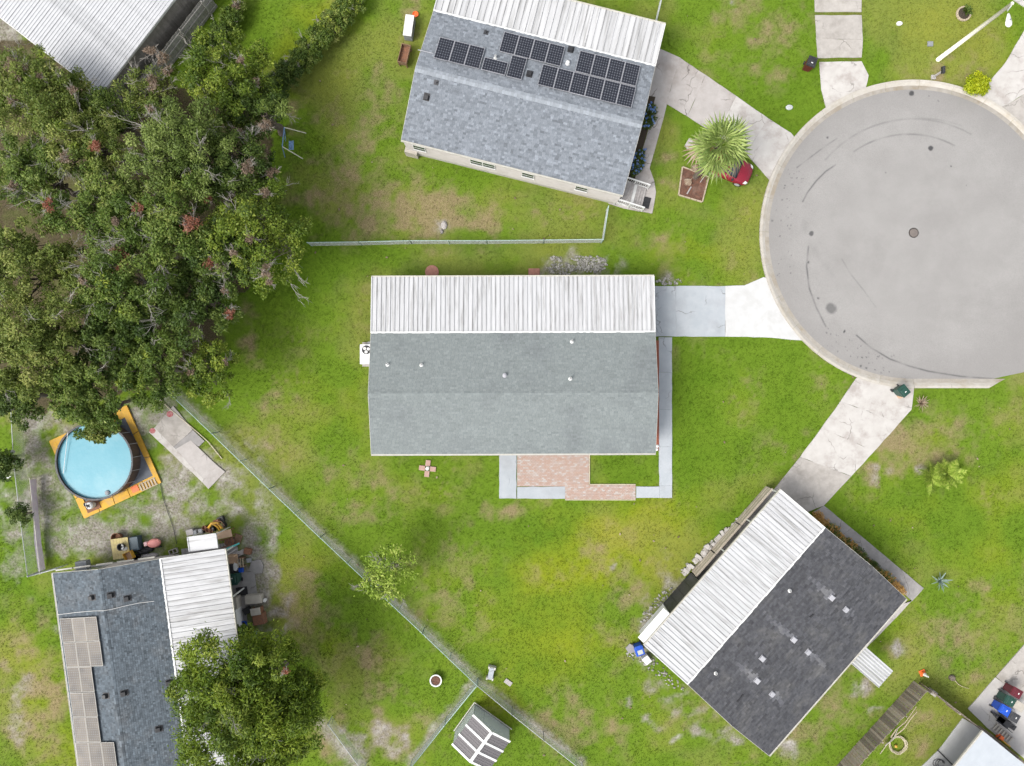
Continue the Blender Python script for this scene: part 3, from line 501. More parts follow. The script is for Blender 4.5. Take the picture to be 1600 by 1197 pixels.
# ------------------------------------------------------------------ houses
class House: pass
def house(label, quad, ze, rise, cd, zc, shingle, wallm, metal, pitch, expo, tabs, floor=.6, over=.3, name='mobile_home', rid=None, tintf=None, L=None, carport='open'):
    h = House(); sw, se, ne, nw = [P(a, b, ze) for a, b in quad]
    ux = ((se-sw)+(ne-nw)); ux.z = 0; ux.normalize(); ang = math.atan2(ux.y, ux.x)
    uy = Vector((-ux.y, ux.x, 0)); c = (sw+se+ne+nw)/4; c.z = 0
    h.L = L or (((se-sw).dot(ux)+(ne-nw).dot(ux))/2); h.W = ((nw-sw).dot(uy)+(ne-se).dot(uy))/2
    h.root = thing(name, label, 'house', c, ang); h.ze = ze; h.rise = rise; R = h.root; L, Wd = h.L, h.W; hw = Wd/2; h.inv = INV[R.name]
    a = math.atan2(rise, hw); h.a = a; sl = hw/math.cos(a); ov = over
    NOGRASS.append([tuple((h.inv.inverted() @ Vector(q)).xy) for q in ((-L/2+ov,-hw+ov,0),(L/2-ov,-hw+ov,0),(L/2-ov,hw,0),(-L/2+ov,hw,0))])
    # walls: lapped siding
    x1, y0, y1 = L/2-ov, -hw+ov, hw-.15
    b = MB(); n = 9; dz = (ze-.05-floor)/n
    for i in range(n):
        z0 = floor+i*dz; z1 = z0+dz; o = .022
        vs = [(-x1-o,y0-o,z0),(x1+o,y0-o,z0),(x1+o,y1+o,z0),(-x1-o,y1+o,z0),(-x1,y0,z1),(x1,y0,z1),(x1,y1,z1),(-x1,y1,z1)]
        b.add(vs, [(0,1,5,4),(1,2,6,5),(2,3,7,6),(3,0,4,7),(3,2,1,0)])
    for sx in (-1, 1):
        g = [(sx*x1, y0, ze-.06), (sx*x1, y1, ze-.06), (sx*x1, 0, ze+rise-.16)]; b.add(g, [(0,1,2) if sx > 0 else (2,1,0)])
    b.build('wall', wallm, R, False)
    b = MB(); b.box((0, (y0+y1)/2, floor/2-.05), (2*x1-.1, y1-y0-.1, floor+.1)); b.build('skirting', M['skirt'], R, False)
    # roof: two decks, shingle courses, ridge
    b = MB()
    for s in (-1, 1):
        vs = []
        for x in (-L/2, L/2):
            for (d, q) in ((0, -.003), (sl, -.003), (sl, -.11), (0, -.11)):
                vs.append((x, s*(hw-d*math.cos(a))+s*math.sin(a)*q, ze+d*math.sin(a)+math.cos(a)*q))
        b.add(vs, [(0,1,2,3),(7,6,5,4),(0,4,5,1),(1,5,6,2),(2,6,7,3),(3,7,4,0)])
    roof = b.build('roof', M['dark'], R, False)
    rg = np.random.default_rng(int(L*100)); b = MB()
    for s in (-1, 1):
        nc = int(sl/expo); e = sl/nc
        for i in range(nc):
            d0 = i*e; d1 = d0+e; x = -L/2-rg.random()*tabs[1]
            while x < L/2:
                w = rg.uniform(*tabs); xa = max(x+.003, -L/2); xb = min(x+w-.003, L/2); x += w
                if xb-xa < .02: continue
                up = .012 if rg.random() < .6 else .018
                pt = lambda u, d, q: (u, s*(hw-d*math.cos(a))+s*math.sin(a)*q, ze+d*math.sin(a)+math.cos(a)*q)
                t = float(np.clip(rg.normal(.5, .22), 0, 1))
                if tintf: t = tintf((xa+xb)/2, s*(hw-(d0+e/2)*math.cos(a)), t)
                vs = [pt(xa,d0,up), pt(xb,d0,up), pt(xb,d1,.004), pt(xa,d1,.004), pt(xa,d0,0), pt(xb,d0,0)]
                fs = [(0,1,2,3),(4,5,1,0)]
                if s > 0: fs = [f[::-1] for f in fs]
                b.add(vs, fs, 0, t)
    b.build('shingles', shingle, roof, False, kind='stuff')
    b = MB(); x = -L/2; rw = rid[0] if rid else .14
    while x < L/2-.01:
        w = min(.2, L/2-x)
        for s in (-1, 1):
            z = ze+rise; vs = [(x,0,z+.03),(x+w-.006,0,z+.03),(x+w-.006,s*rw,z+.022-rw*math.tan(a)),(x,s*rw,z+.022-rw*math.tan(a)),(x,s*rw,z-.0-rw*math.tan(a)),(x+w-.006,s*rw,z-rw*math.tan(a))]
            fs = [(0,1,2,3),(3,2,5,4)]
            if s > 0: fs = [f[::-1] for f in fs]
            b.add(vs, fs, 0, random.random())
        x += w
    b.build('ridge_cap', rid[1] if rid else shingle, roof, False, kind='stuff')
    # fascia and gutter on the free eave, rake trim
    b = MB(); b.box((0, -hw-.05, ze-.09), (L+.02, .1, .12)); b.box((0, -hw-.1, ze-.05), (L+.02, .02, .08))
    g = b.build('gutter', M['gutter'], R, False)
    b = MB()
    for sx in (-1, 1):
        for s in (-1, 1): b = MB(); b.bar((sx*(L/2+.012), s*hw, ze-.07), (sx*(L/2+.012), s*.01, ze+rise-.07), .02, .13); b.build('rake_trim', M['gutter'], R, False)
    # carport roof of metal pans
    if cd:
        n = int(round(L/pitch)); p = L/n; sag = ze-.03-zc; ln = math.hypot(cd, sag)
        prof = [(0,.0),(.012,.055),(.05,.055),(.062,0),(p*.52,.006),(p,0)]
        b = MB(); k = len(prof); vs = [(x, 0, z) for x, z in prof]+[(x, ln, z) for x, z in prof]+[(x, 0, z-.006) for x, z in prof]+[(x, ln, z-.006) for x, z in prof]
        fs = [(i, i+1, k+i+1, k+i) for i in range(k-1)]+[(2*k+i+1, 2*k+i, 3*k+i, 3*k+i+1) for i in range(k-1)]+[(k+i, k+i+1, 3*k+i+1, 3*k+i) for i in range(k-1)]
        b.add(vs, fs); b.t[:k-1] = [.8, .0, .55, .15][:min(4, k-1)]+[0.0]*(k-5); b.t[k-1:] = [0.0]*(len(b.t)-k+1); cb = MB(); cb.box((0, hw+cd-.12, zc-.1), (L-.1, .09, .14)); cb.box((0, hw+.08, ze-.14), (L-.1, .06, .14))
        cr = cb.build('carport_frame', M['white'], R, False)
        tl = math.atan2(-sag, cd)
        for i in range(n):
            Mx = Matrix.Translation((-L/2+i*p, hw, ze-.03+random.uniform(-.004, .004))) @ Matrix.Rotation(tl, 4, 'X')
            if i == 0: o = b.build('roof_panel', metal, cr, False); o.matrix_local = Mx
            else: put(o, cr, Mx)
        b = MB(); b.box((0, hw+cd+.04, zc-.05), (L+.04, .1, .1)); b.box((0, hw+cd+.085, zc+.0), (L+.04, .015, .1)); b.build('gutter', M['gutter'], R, False)
        b = MB(); b.box((0, hw+.005, ze+.012), (L, .12, .02)); b.build('flashing', M['white'] , R, False)
        for sx in (-1, 1):
            b = MB(); b.box((sx*(L/2+.012), hw+cd/2, (ze+zc)/2-.03), (.03, cd+.05, .14), M=Matrix.Rotation(tl, 4, 'X')); b.build('carport_trim', M['white'], R, False)
        np_ = 6
        for i in range(np_):
            b = MB(); b.box((-L/2+.2+(L-.4)*i/(np_-1), hw+cd-.12, (zc-.18)/2), (.08, .08, zc-.18)); b.build('post', M['white'], R, False)
        b = MB(); b.box((0, hw+cd/2-.1, -.02), (L-.1, cd-.2, .1)); b.build('carport_floor', M['concgrey'], R, False)
        NOGRASS.append([tuple((h.inv.inverted() @ Vector(q)).xy) for q in ((-L/2+.05,hw-.1,0),(L/2-.05,hw-.1,0),(L/2-.05,hw+cd-.2,0),(-L/2+.05,hw+cd-.2,0))])
    def rp(px, py, lift=0):                        # point of the shingled roof seen at a photo pixel, in the house's frame
        z = ze+rise/2
        for _ in range(12):
            q = h.inv @ P(px, py, z); z = ze+rise*(1-min(1, abs(q.y)/hw))+lift
        q = h.inv @ P(px, py, z); return q
    h.rp = rp
    h.tilt = lambda y: Matrix.Rotation(a if y < 0 else -a, 4, 'X')
    return h
def window(h, x, y, z, w, hh, nx, ny, name='window'):
    b = MB(); rz = math.atan2(ny, nx)-math.pi/2; Mx = Matrix.Translation((x+nx*.03, y+ny*.03, z)) @ Matrix.Rotation(rz+math.pi, 4, 'Z')
    fr = MB()
    for (c, d) in (((0,-.005,hh/2+.02),(w+.08,.03,.04)),((0,-.02,-hh/2-.02),(w+.1,.06,.04)),((w/2+.02,-.005,0),(.04,.03,hh)),((-w/2-.02,-.005,0),(.04,.03,hh)),((0,-.016,0),(w,.012,.025))): fr.box(c, d)
    fr.v = [Mx @ Vector(q) for q in fr.v]; o = fr.build(name, M['white'], h.root, False)
    g = MB(); g.box((0, -.0, 0), (w, .02, hh)); g.v = [Mx @ Vector(q) for q in g.v]; g.build('pane', M['glass'], o, False)
def door(h, x, y, nx, ny, floor=.6, m=None):
    Mx = Matrix.Translation((x, y, 0)) @ Matrix.Rotation(math.atan2(ny, nx)+math.pi/2, 4, 'Z')
    b = MB(); b.box((0, -.03, floor+1.0), (.9, .06, 2.0)); b.box((0,-.05,floor+1.45),(.5,.03,.6)); b.v = [Mx @ Vector(q) for q in b.v]; o = b.build('door', m or M['white'], h.root, False)
    b = MB(); b.box((.36, -.09, floor+1.0), (.04, .08, .04)); b.v = [Mx @ Vector(q) for q in b.v]; b.build('handle', M['dark'], o, False)
def roof_vent(h, px, py, kind):
    q = h.rp(px, py); T = Matrix.Translation(q) @ h.tilt(q.y); b = MB()
    if kind == 'pipe':
        b.lathe([(.13,.004),(.11,.03),(.06,.05),(.06,.3),(.045,.3),(.045,.1),(0,.1)], (0,0,0), 12); mt = [M['white']]
    elif kind == 'cap': b.lathe([(.16,.004),(.1,.03),(.09,.14),(.13,.15),(.13,.19),(.05,.23),(0,.235)], (0,0,0), 14); mt = [M['alu'] if px < 800 else M['white']]
    elif kind == 'dark': b.box((0,.04,.012),(.42,.5,.014)); b.box((0,0,.11),(.3,.32,.2), taper=.8); mt = [M['black']]
    elif kind == 'tile': b.box((0,0,.014),(.36,.36,.016)); b.box((0,0,.07),(.31,.31,.1), taper=.92); mt = [M['alu']]
    else: b.box((0,0,.012),(.32,.32,.012)); b.lathe([(.05,0),(.05,.22),(0,.22)], (0,0,0), 10); mt = [M['dark']]
    b.v = [T @ Vector(v) for v in b.v]; return b.build('roof_vent', mt, h.root, False, bevel=.012 if kind in ('dark', 'tile') else 0)
# ---- house in the middle
A = house('grey-green roofed home in the middle with white ribbed carport along its north side', [(580,710),(1025.5,708),(1022.5,518.5),(579.5,519.5)], 3.0, .92, 3.72, 2.62, M['shingleA'], M['siding'], M['whitemetal'], .305, .135, (.2,.3))
for a, c, k in ((605.5,570,'pipe'),(658.5,570.5,'pipe'),(788.5,587,'cap'),(891,592,'pipe'),(893.5,534,'pipe')): roof_vent(A, a, c, k)
for x in (-7.2,-4.6,-2.2,4.2,6.6): window(A, x, -A.W/2+.3, 1.75, .95, 1.1, 0, -1)
door(A, .9, -A.W/2+.28, 0, -1); door(A, 7.4, A.W/2-.13, 0, 1)
for y in (-2.2, 1.4): window(A, A.L/2-.28, y, 1.75, 1.3, 1.1, 1, 0); window(A, -A.L/2+.28, y+.6, 1.75, .8, .9, -1, 0)
# ---- house at the top with solar panels
B = house('blue-grey shingled home at the top with black solar panels and streaky white metal roof', [(624,217.5),(973.5,305),(1023.6,103),(680.6,17)], 3.0, 1.02, 3.0, 2.65, M['shingleB'], M['siding'], M['whitemetal2'],   .41, .14, (.11,.28), over=.07, rid=(.22, M['ridge']))
def zb(x, y): return (560+x/3.192, y/3.192)
PVN = []
def pv(h, corners, nx, ny, cells, cellm, framem, name='solar_panel', lift=.14, gap=.006, bar=0):
    q = [h.rp(a, c, lift*.9) for a, c in corners]; s = -1 if q[0].y < 0 else 1
    xs = sorted(v.x for v in q); ys = sorted(v.y for v in q); x0, x1 = (xs[0]+xs[1])/2, (xs[2]+xs[3])/2; y0, y1 = (ys[0]+ys[1])/2, (ys[2]+ys[3])/2
    w = (x1-x0)/nx; d = (y1-y0)/ny; ca = math.cos(h.a); dl = d/ca
    b = MB(); b.box((0,0,0),(w-2*gap, dl-2*gap, .035), m=1); cb = MB()
    pw, pd = (w-2*gap-.05)/cells[0], (dl-2*gap-.05)/cells[1]
    for i in range(cells[0]):
        for j in range(cells[1]):
            x = -(w-2*gap-.05)/2+(i+.5)*pw; y = -(dl-2*gap-.05)/2+(j+.5)*pd; g = .003; e = min(pw, pd)*.17
            hx, hy = pw/2-g, pd/2-g
            cb.add([(x-hx+e,y-hy,.022),(x+hx-e,y-hy,.022),(x+hx,y-hy+e,.022),(x+hx,y+hy-e,.022),(x+hx-e,y+hy,.022),(x-hx+e,y+hy,.022),(x-hx,y+hy-e,.022),(x-hx,y-hy+e,.022)], [tuple(range(8))], 0, random.random())
    for i in range(4):
        dx, dy = ((0,1),(0,-1),(1,0),(-1,0))[i]
        b.box((dx*(w/2-gap-.011), dy*(dl/2-gap-.011), .004), (.022 if dx else w-2*gap, .022 if dy else dl-2*gap-.046, .05), m=0)
    first = None
    for i in range(nx):
        for j in range(ny):
            x = x0+(i+.5)*w; y = y0+(j+.5)*d; z = h.ze+h.rise*(1-abs(y)/(h.W/2))+lift/ca
            Mx = Matrix.Translation((x, y, z)) @ h.tilt(y)
            if first is None:
                o = b.build(name, [framem, M['pvback']], h.root, False); o.matrix_local = Mx
                ce = cb.build('cells', cellm, o, False, kind='stuff'); first = (o, ce)
            else:
                o = put(first[0], h.root, Mx); e = first[1].copy(); COL.objects.link(e); e.parent = o
    r = MB()
    for j in (.22, .78):
        y = y0+(y1-y0)*j; z = h.ze+h.rise*(1-abs(y)/(h.W/2))
        r.box(((x0+x1)/2, y, z+.07), (x1-x0, .05, .08))
    r.build('mounting_rail', M['alu'], h.root, False)
pv(B, [zb(408,187),zb(630,240),zb(605,345),zb(373,290)], 3, 1, (6,8), M['cell'], M['alu'])
pv(B, [zb(634,287),zb(748,314),zb(731,378),zb(608,346)], 1, 1, (9,5), M['cell'], M['alu'])
pv(B, [zb(768,274),zb(840,294),zb(814,401),zb(736,380)], 1, 1, (6,8), M['cell'], M['alu'])
pv(B, [zb(727,155),zb(1029,237),zb(1008,333),zb(702,258)], 4, 1, (6,8), M['cell'], M['alu'])
pv(B, [zb(1107,252),zb(1408,330),zb(1382,433),zb(1079,355)], 4, 1, (6,8), M['cell'], M['alu'])
pv(B, [zb(919,318),zb(1383,438),zb(1362,543),zb(896,420)], 6, 1, (6,8), M['cell'], M['alu'])
for a, c, k in ((683,292,'pipe'),(1043,318,'cap'),(853,372,'dark'),(1059,250,'dark'),(340,487,'dark'),(389,412,'small'),(637,163,'small')): roof_vent(B, *zb(a, c), k)
b = MB(); q0 = B.rp(*zb(298,250)); q1 = B.rp(*zb(372,268)); q0.z += .05; q1.z += .05; b.tube([q0, q1], .025); b.build('conduit', M['alu'], B.root, False)
for a, c in ((307,727),(590,806),(652,822),(846,873),(1112,942)):
    q = B.inv @ P(*zb(a, c), 1.95); window(B, q.x, -B.W/2+.06, 1.95, .8, .85, 0, -1)
for y in (-1.2, 2.0): window(B, B.L/2-.05, y, 1.75, 1.2, 1.1, 1, 0)
door(B, B.L/2-.05, -3.3, 1, 0)
b = MB(); b.lathe([(.03,0),(.03,1.6)], (-B.L/2+.9, -B.W/2+.22, .5), 8); b.box((-B.L/2+.9,-B.W/2+.2,1.5),(.3,.14,.45)); b.build('meter_box', M['grey'], B.root, False)
b = MB(); b.box((-B.L/2+.35, -B.W/2+.25, .45), (.9, .8, .9), taper=.97); b.build('utility_cabinet', M['beige'], B.root, False)
# ---- charcoal house at the lower right
def zc3(x, y): return (960+x/2.62, 740+y/2.62)
STK = []
def tc(x, y, t):
    for (x0, y0, dy, w, ln) in STK:
        d = (y-y0)*dy
        if 0 < d < ln and abs(x-x0) < w*(1-d/ln*.85): t = t+1.7*(1-d/ln*.75)
    return t
_ze, _ri = 3.0, .85
Cq = [(1201,1181),(1416,936),(1289,824),(1075,1069)]
_sw, _se, _ne, _nw = [P(a, c, 3) for a, c in Cq]; _ux = ((_se-_sw)+(_ne-_nw)).normalized(); _c = (_sw+_se+_ne+_nw)/4; _c.z = 0
_inv = (Matrix.Translation(_c) @ Matrix.Rotation(math.atan2(_ux.y, _ux.x), 4, 'Z')).inverted()
for (a, c, w, ln, dy) in ((890,508,.27,1.9,1),(947,556,.25,1.1,-1),(735,680,.27,2.7,1),(792,730,.24,1.9,-1),(585,848,.3,1.9,1),(645,902,.24,1.7,-1),(605,757,.05,1.5,1)):
    q = _inv @ P(*zc3(a, c), 3.65); STK.append((q.x, q.y, dy, w, ln))
C = house('charcoal roofed home at the lower right with square roof vents and white ribbed carport', Cq, _ze, _ri, 3.7, 2.62, M['shingleC'], M['tansiding'], M['whitemetal'], .305, .14, (.2,.42), tintf=tc)
for a, c, k in ((890,508,'tile'),(947,556,'tile'),(735,680,'tile'),(792,730,'tile'),(606,757,'tile'),(585,848,'tile'),(645,902,'tile'),(718,480,'pipe'),(415,818,'pipe')): roof_vent(C, *zc3(a, c), k)
b = MB()
for a, c, d, e in ((800,588,815,575),(502,935,526,905)):
    q0 = C.rp(*zc3(a, c)); q1 = C.rp(*zc3(d, e)); q0.z += .03; q1.z += .03; b.bar(q0, q1, .09, .05)
b.build('roof_patch', M['black'], C.root, False)
yc = C.W/2+3.7-.06; L = C.L; xs = [L/2-.1, L*.25, L*.06, -L*.09]
for i in range(3): 
    b = MB(); xa, xb = xs[i], xs[i+1]
    for k in range(6): b.box(((xa+xb)/2, yc+.02*(k % 2), .1+k*.2), (xa-xb-.1, .05, .19))
    b.box(((xa+xb)/2, yc, 1.25), (xa-xb-.04, .14, .06)); b.build('half_wall', M['tansiding'], C.root, False)
b = MB(); b.box((-L*.2, yc, 1.2), (L*.21, .05, 2.3)); 
for k in range(5): b.box((-L*.3+k*L*.05, yc+.03, 1.2), (.05, .04, 2.3))
b.build('screen_panel', M['dark'], C.root, False)
b = MB(); b.box((-L*.4, yc, 1.2), (L*.185, .06, 2.3)); b.box((-L*.4, yc+.3, 2.42), (L*.19, .7, .05), M=Matrix.Rotation(-.25, 4, 'X')); b.build('white_panel', M['white'], C.root, False)
aw = [C.inv @ P(a, c, 2.5) for a, c in ((1353,1012),(1395,1048),(1373,1074),(1331,1038))]
ax0, ax1 = min(q.x for q in aw), max(q.x for q in aw); ay0 = min(q.y for q in aw); ay1 = -C.W/2-.13
fb = MB(); fb.box(((ax0+ax1)/2, ay0+.03, 2.42), (ax1-ax0, .06, .1)); fb.box((ax0+.02, (ay0+ay1)/2, 2.45), (.04, ay1-ay0, .1)); fb.box((ax1-.02, (ay0+ay1)/2, 2.45), (.04, ay1-ay0, .1)); awn = fb.build('awning', M['white'], C.root, False)
n = 7; p = (ax1-ax0)/n
for i in range(n):
    b = MB(); x = ax0+i*p; b.box((x+p/2, (ay0+ay1)/2, 2.5), (p-.015, ay1-ay0, .03), t=0); b.box((x+.03, (ay0+ay1)/2, 2.535), (.05, ay1-ay0, .04), t=.4); b.build('awning_slat', M['whitemetal'], awn, False)
for x in (ax0+.08, ax1-.08):
    b = MB(); b.box((x, ay0+.08, 1.19), (.06, .06, 2.38)); b.build('awning_post', M['white'], C.root, False)
for k in range(3):
    b = MB(); b.box(((ax0+ax1)/2, -C.W/2+.1-.3*k, .5-.17*k-.08), (1.3, .3, .17)); b.build('step', M['conc'], C.root, False)
door(C, (ax0+ax1)/2, -C.W/2+.28, 0, -1)
for x in (-4, 2.5, 4.8): window(C, x, -C.W/2+.3, 1.75, 1.0, 1.1, 0, -1)
for y in (-1.6, 1.5): window(C, L/2-.28, y, 1.75, 1.2, 1.1, 1, 0); window(C, -L/2+.28, y, 1.75, 1.0, 1.0, -1, 0)
b = MB(); b.box((-L/2+.1, C.W/2-.1, .45), (.35, .5, .9)); b.build('heater_cabinet', M['dark'], C.root, False)
# ---- slate house at the lower left
def zd(x, y): return (x/2.857, 860+y/2.857)
D = house('slate-blue roofed home at the lower left with tan solar panels and white carport', [(84,896),(131,1272),(302,1250),(248.5,873)], 3.0, .9, 4.15, 2.6, M['shingleD'], M['siding'], M['whitemetal'], .36, .14, (.09,.2), floor=.6)
for blk, nx in (([(268,305),(432,293),(446,402),(283,412)],3),([(284,413),(447,403),(463,515),(299,522)],3),([(299,523),(409,516),(424,629),(314,636)],2),([(314,637),(425,631),(438,740),(327,745)],2),([(327,746),(438,741),(453,853),(340,857)],2),([(340,858),(509,853),(526,966),(352,972)],3)):
    # panels stand in rows along the slope; the house's x runs down the photo
    pv(D, [zd(*p) for p in blk], 1, nx, (10,6), M['oldcell'], M['cream_alu'], gap=.012)
for a, c, k in ((412,210,'dark'),(494,200,'dark'),(567,214,'dark'),(473,649,'dark'),(553,637,'dark'),(754,590,'dark'),(708,797,'dark')): roof_vent(D, *zd(a, c), k)
b = MB(); pts = []
for a, c in ((262,286),(340,276),(420,269),(500,262),(560,247),(620,234),(690,226)):
    q = D.rp(*zd(a, c)); q.z += .06; pts.append(q)
pts = sorted(pts+[Vector((sum(q.x for q in pts[2:4])/2, 0, D.ze+D.rise+.09))], key=lambda q: q.y); b.tube(pts, .016, n=5); b.build('roof_cable', M['white'], D.root, False)
b = MB(); aw = [D.inv @ P(a, c, 2.5) for a, c in ((293,841),(335,834),(341,862),(298,868))]
x0, x1 = min(q.x for q in aw), max(q.x for q in aw)-.25; y0, y1 = min(q.y for q in aw), max(q.y for q in aw)
b.box(((x0+x1)/2, (y0+y1)/2, 2.46), (x1-x0, y1-y0, .05)); b.box((x0, (y0+y1)/2, 2.47), (.06, y1-y0+.06, .12)); b.box(((x0+x1)/2, y0, 2.47), (x1-x0, .06, .12)); b.box(((x0+x1)/2, y1, 2.47), (x1-x0, .06, .12))
b.t = [0.0]*len(b.t); o = b.build('canopy', M['whitemetal'], D.root, False)
for y in (y0+.05, y1-.05):
    b = MB(); b.box((x0+.06, y, 1.2), (.05, .05, 2.4)); b.build('post', M['white'], D.root, False)
window(D, -D.L/2+.28, -1.5, 1.75, 1.1, 1.0, -1, 0)
b = MB(); q = D.inv @ P(122, 886, 2.3); b.box((-D.L/2-.05, q.y, 1.75), (.6, .75, .5)); b.build('window_unit', M['grey'], D.root, False)
b = MB()
for k, y in enumerate((-2.9,-1.7,-.2,1.2,2.6)): b.box((-D.L/2-.13, y, 2.82), (.1, 1.1, .1))
b.build('eave_trim', M['gutter'], D.root, False)
# ---- large white-roofed building at the upper left
e0 = P(158,148,3.4); e1 = P(238,44,3.4); dirn = (e1-e0).normalized(); dl = Vector((-dirn.y, dirn.x, 0))
rzE = math.atan2(dirn.y, dirn.x)
barn = thing('barn', 'large building at the upper left corner under a ribbed white metal roof', 'building', e0, rzE)
barn.location.z = 0; INV[barn.name] = (Matrix.Translation((e0.x, e0.y, 0)) @ Matrix.Rotation(rzE, 4, 'Z')).inverted()
BL, BW = 13.0, 12.0; nsh = 14; pw = BW/nsh
b = MB(); prof = []
for k in range(4): x = k*pw/4; prof += [(x, 0), (x+.02, .03), (x+.05, .03), (x+.07, 0)]
prof.append((pw, 0)); k = len(prof)
b.add([(0, x, z) for x, z in prof]+[(BL, x, z) for x, z in prof]+[(0, x, z-.012) for x, z in prof]+[(BL, x, z-.012) for x, z in prof], [(i, k+i, k+i+1, i+1) for i in range(k-1)]+[(2*k+i, 2*k+i+1, 3*k+i+1, 3*k+i) for i in range(k-1)]+[(i, i+1, 2*k+i+1, 2*k+i) for i in range(k-1)]); b.t = [0.0]*len(b.t)
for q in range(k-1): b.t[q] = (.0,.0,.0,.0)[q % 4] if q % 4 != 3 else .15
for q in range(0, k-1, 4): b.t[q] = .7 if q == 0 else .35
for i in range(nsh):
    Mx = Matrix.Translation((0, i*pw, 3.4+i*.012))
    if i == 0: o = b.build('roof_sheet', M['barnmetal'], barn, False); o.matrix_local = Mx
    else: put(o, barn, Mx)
b = MB(); b.box((BL/2, .02, 3.32), (BL, .05, .16)); b.box((-.03, BW/2, 3.38), (.05, BW, .2)); b.build('roof_trim', M['white'], barn, False)
b = MB(); b.box((BL/2+.15, BW/2+.1, 1.6), (BL-.5, BW-.7, 3.2)); b.build('wall', M['greysiding'], barn, False)
nb = 62
bd = MB(); bd.box((0, 0, 1.6), (.17, .03, 3.2))
for i in range(nb):
    Mx = Matrix.Translation((.45+i*.2, .43-(i % 2)*.008, 0))
    if i == 0: o = bd.build('board', M['greysiding'], barn, False); o.matrix_local = Mx
    else: put(o, barn, Mx)
b = MB(); b.box((.42-.03, 3.0, 1.5), (.04, 1.4, 1.2)); b.build('window', M['glass'], barn, False)
NOGRASS.append([tuple((INV[barn.name].inverted() @ Vector(q)).xy) for q in ((.4,.3,0),(BL,.3,0),(BL,BW,0),(.4,BW,0))])
# corner building at the lower right edge
g0 = P(1537,1143,2.5); g1 = P(1491,1200,2.5); dv = (g1-g0).normalized(); rzG = math.atan2(dv.y, dv.x)
G = thing('outbuilding', 'low building at the lower right corner under a smooth white roof', 'building', (g0.x, g0.y, 0), rzG)
gl, gw = 9.0, 4.2
b = MB(); b.box((gl/2, gw/2, 2.45), (gl, gw, .1)); roofg = b.build('roof', mat('smooth_white_roof', (.37,.395,.42), (.335,.36,.385), 1.5, .5, c3=(.3,.32,.34), amt3=.3, scale3=1.2), G, False)
b = MB(); b.box((gl/2, -.05, 2.43), (gl, .1, .12)); b.box((gl/2, -.1, 2.47), (gl, .02, .1)); b.build('gutter', M['gutter'], G, False)
for x in (.3, 3, 6, 8.6):
    for y in ((.15, gw-.15) if x > 5 else (gw-.15,)):
        b = MB(); b.box((x, y, 1.2), (.09, .09, 2.4)); b.build('post', M['white'], G, False)
b = MB(); b.box((gl/2+.4, gw-.3, 1.2), (gl-1, .1, 2.4)); b.build('wall', M['siding'], G, False)
NOGRASS.append([tuple((INV[G.name].inverted() @ Vector(q)).xy) for q in ((0,0,0),(gl,0,0),(gl,gw,0),(0,gw,0))])
# ---- shed
s0 = P(742,1100); s1 = P(795.5,1138.5); gd = (s1-s0); sw_ = gd.length; gd.normalize(); rzS = math.atan2(gd.y, gd.x); mid = (s0+s1)/2
shed = thing('garden_shed', 'small metal shed with dark grey roof sheets and white battens at the bottom', 'shed', mid, rzS)
sd = 2.35; zw = 1.75; zr = 2.3; hw = sw_/2+.04     # local x along the gable front, -y towards the back
b = MB()
for sx in (-1, 1): b.box((sx*sw_/2, -sd/2, zw/2), (.05, sd, zw))
for y in (0, -sd): b.prism([(-sw_/2+.03, 0), (sw_/2-.03, 0), (sw_/2-.03, zw), (0, zr-.05), (-sw_/2+.03, zw)], -.025, .025)
vs = b.v[-20:]
for q, y in ((0, 0), (1, -sd)):
    for i in range(10): k = len(b.v)-20+q*10+i; x, z, t = b.v[k]; b.v[k] = (x, y+t, z)
b.build('wall', M['shedwall'], shed, False)
b = MB(); b.box((0, .035, .9), (1.3, .03, 1.6)); b.build('door', M['shedwall'], shed, False)
b = MB(); b.bar((-sw_/2-.12, .12, .12), (sw_/2+.15, .12, .12), .05, .08); b.bar((-sw_/2-.12, .1, .12), (-sw_/2-.12, -sd, .12), .06, .08); b.build('base_rail', M['gutter'], shed, False)
ang = math.atan2(zr-zw, hw)
for s in (-1, 1):
    for k in range(3):
        b = MB(); n = 9; d = sd/3; ln = math.hypot(hw, zr-zw)
        for j in range(n): b.box((0, -(k+(j+.5)/n)*d, .012*(j % 2)), (ln, d/n-.002, .02))
        Mx = Matrix.Translation((s*hw/2, 0, (zw+zr)/2+.02)) @ Matrix.Rotation(s*ang, 4, 'Y'); b.v = [Mx @ Vector(q) for q in b.v]; b.build('roof_sheet', M['shedroof'], shed, False)
    for k in range(4):
        b = MB(); y = -k*sd/3+(.03 if k == 0 else -.03 if k == 3 else 0); b.bar((s*(hw+.04), y, zw+.055), (0, y, zr+.055), .15, .05); b.build('batten', M['white'], shed, False)
b = MB(); b.box((0, -sd/2, zr+.075), (.2, sd+.16, .05)); b.build('ridge_cap', M['white'], shed, False)
NOGRASS.append([tuple((INV[shed.name].inverted() @ Vector(q)).xy) for q in ((-sw_/2,0,0),(sw_/2,0,0),(sw_/2,-sd,0),(-sw_/2,-sd,0))])
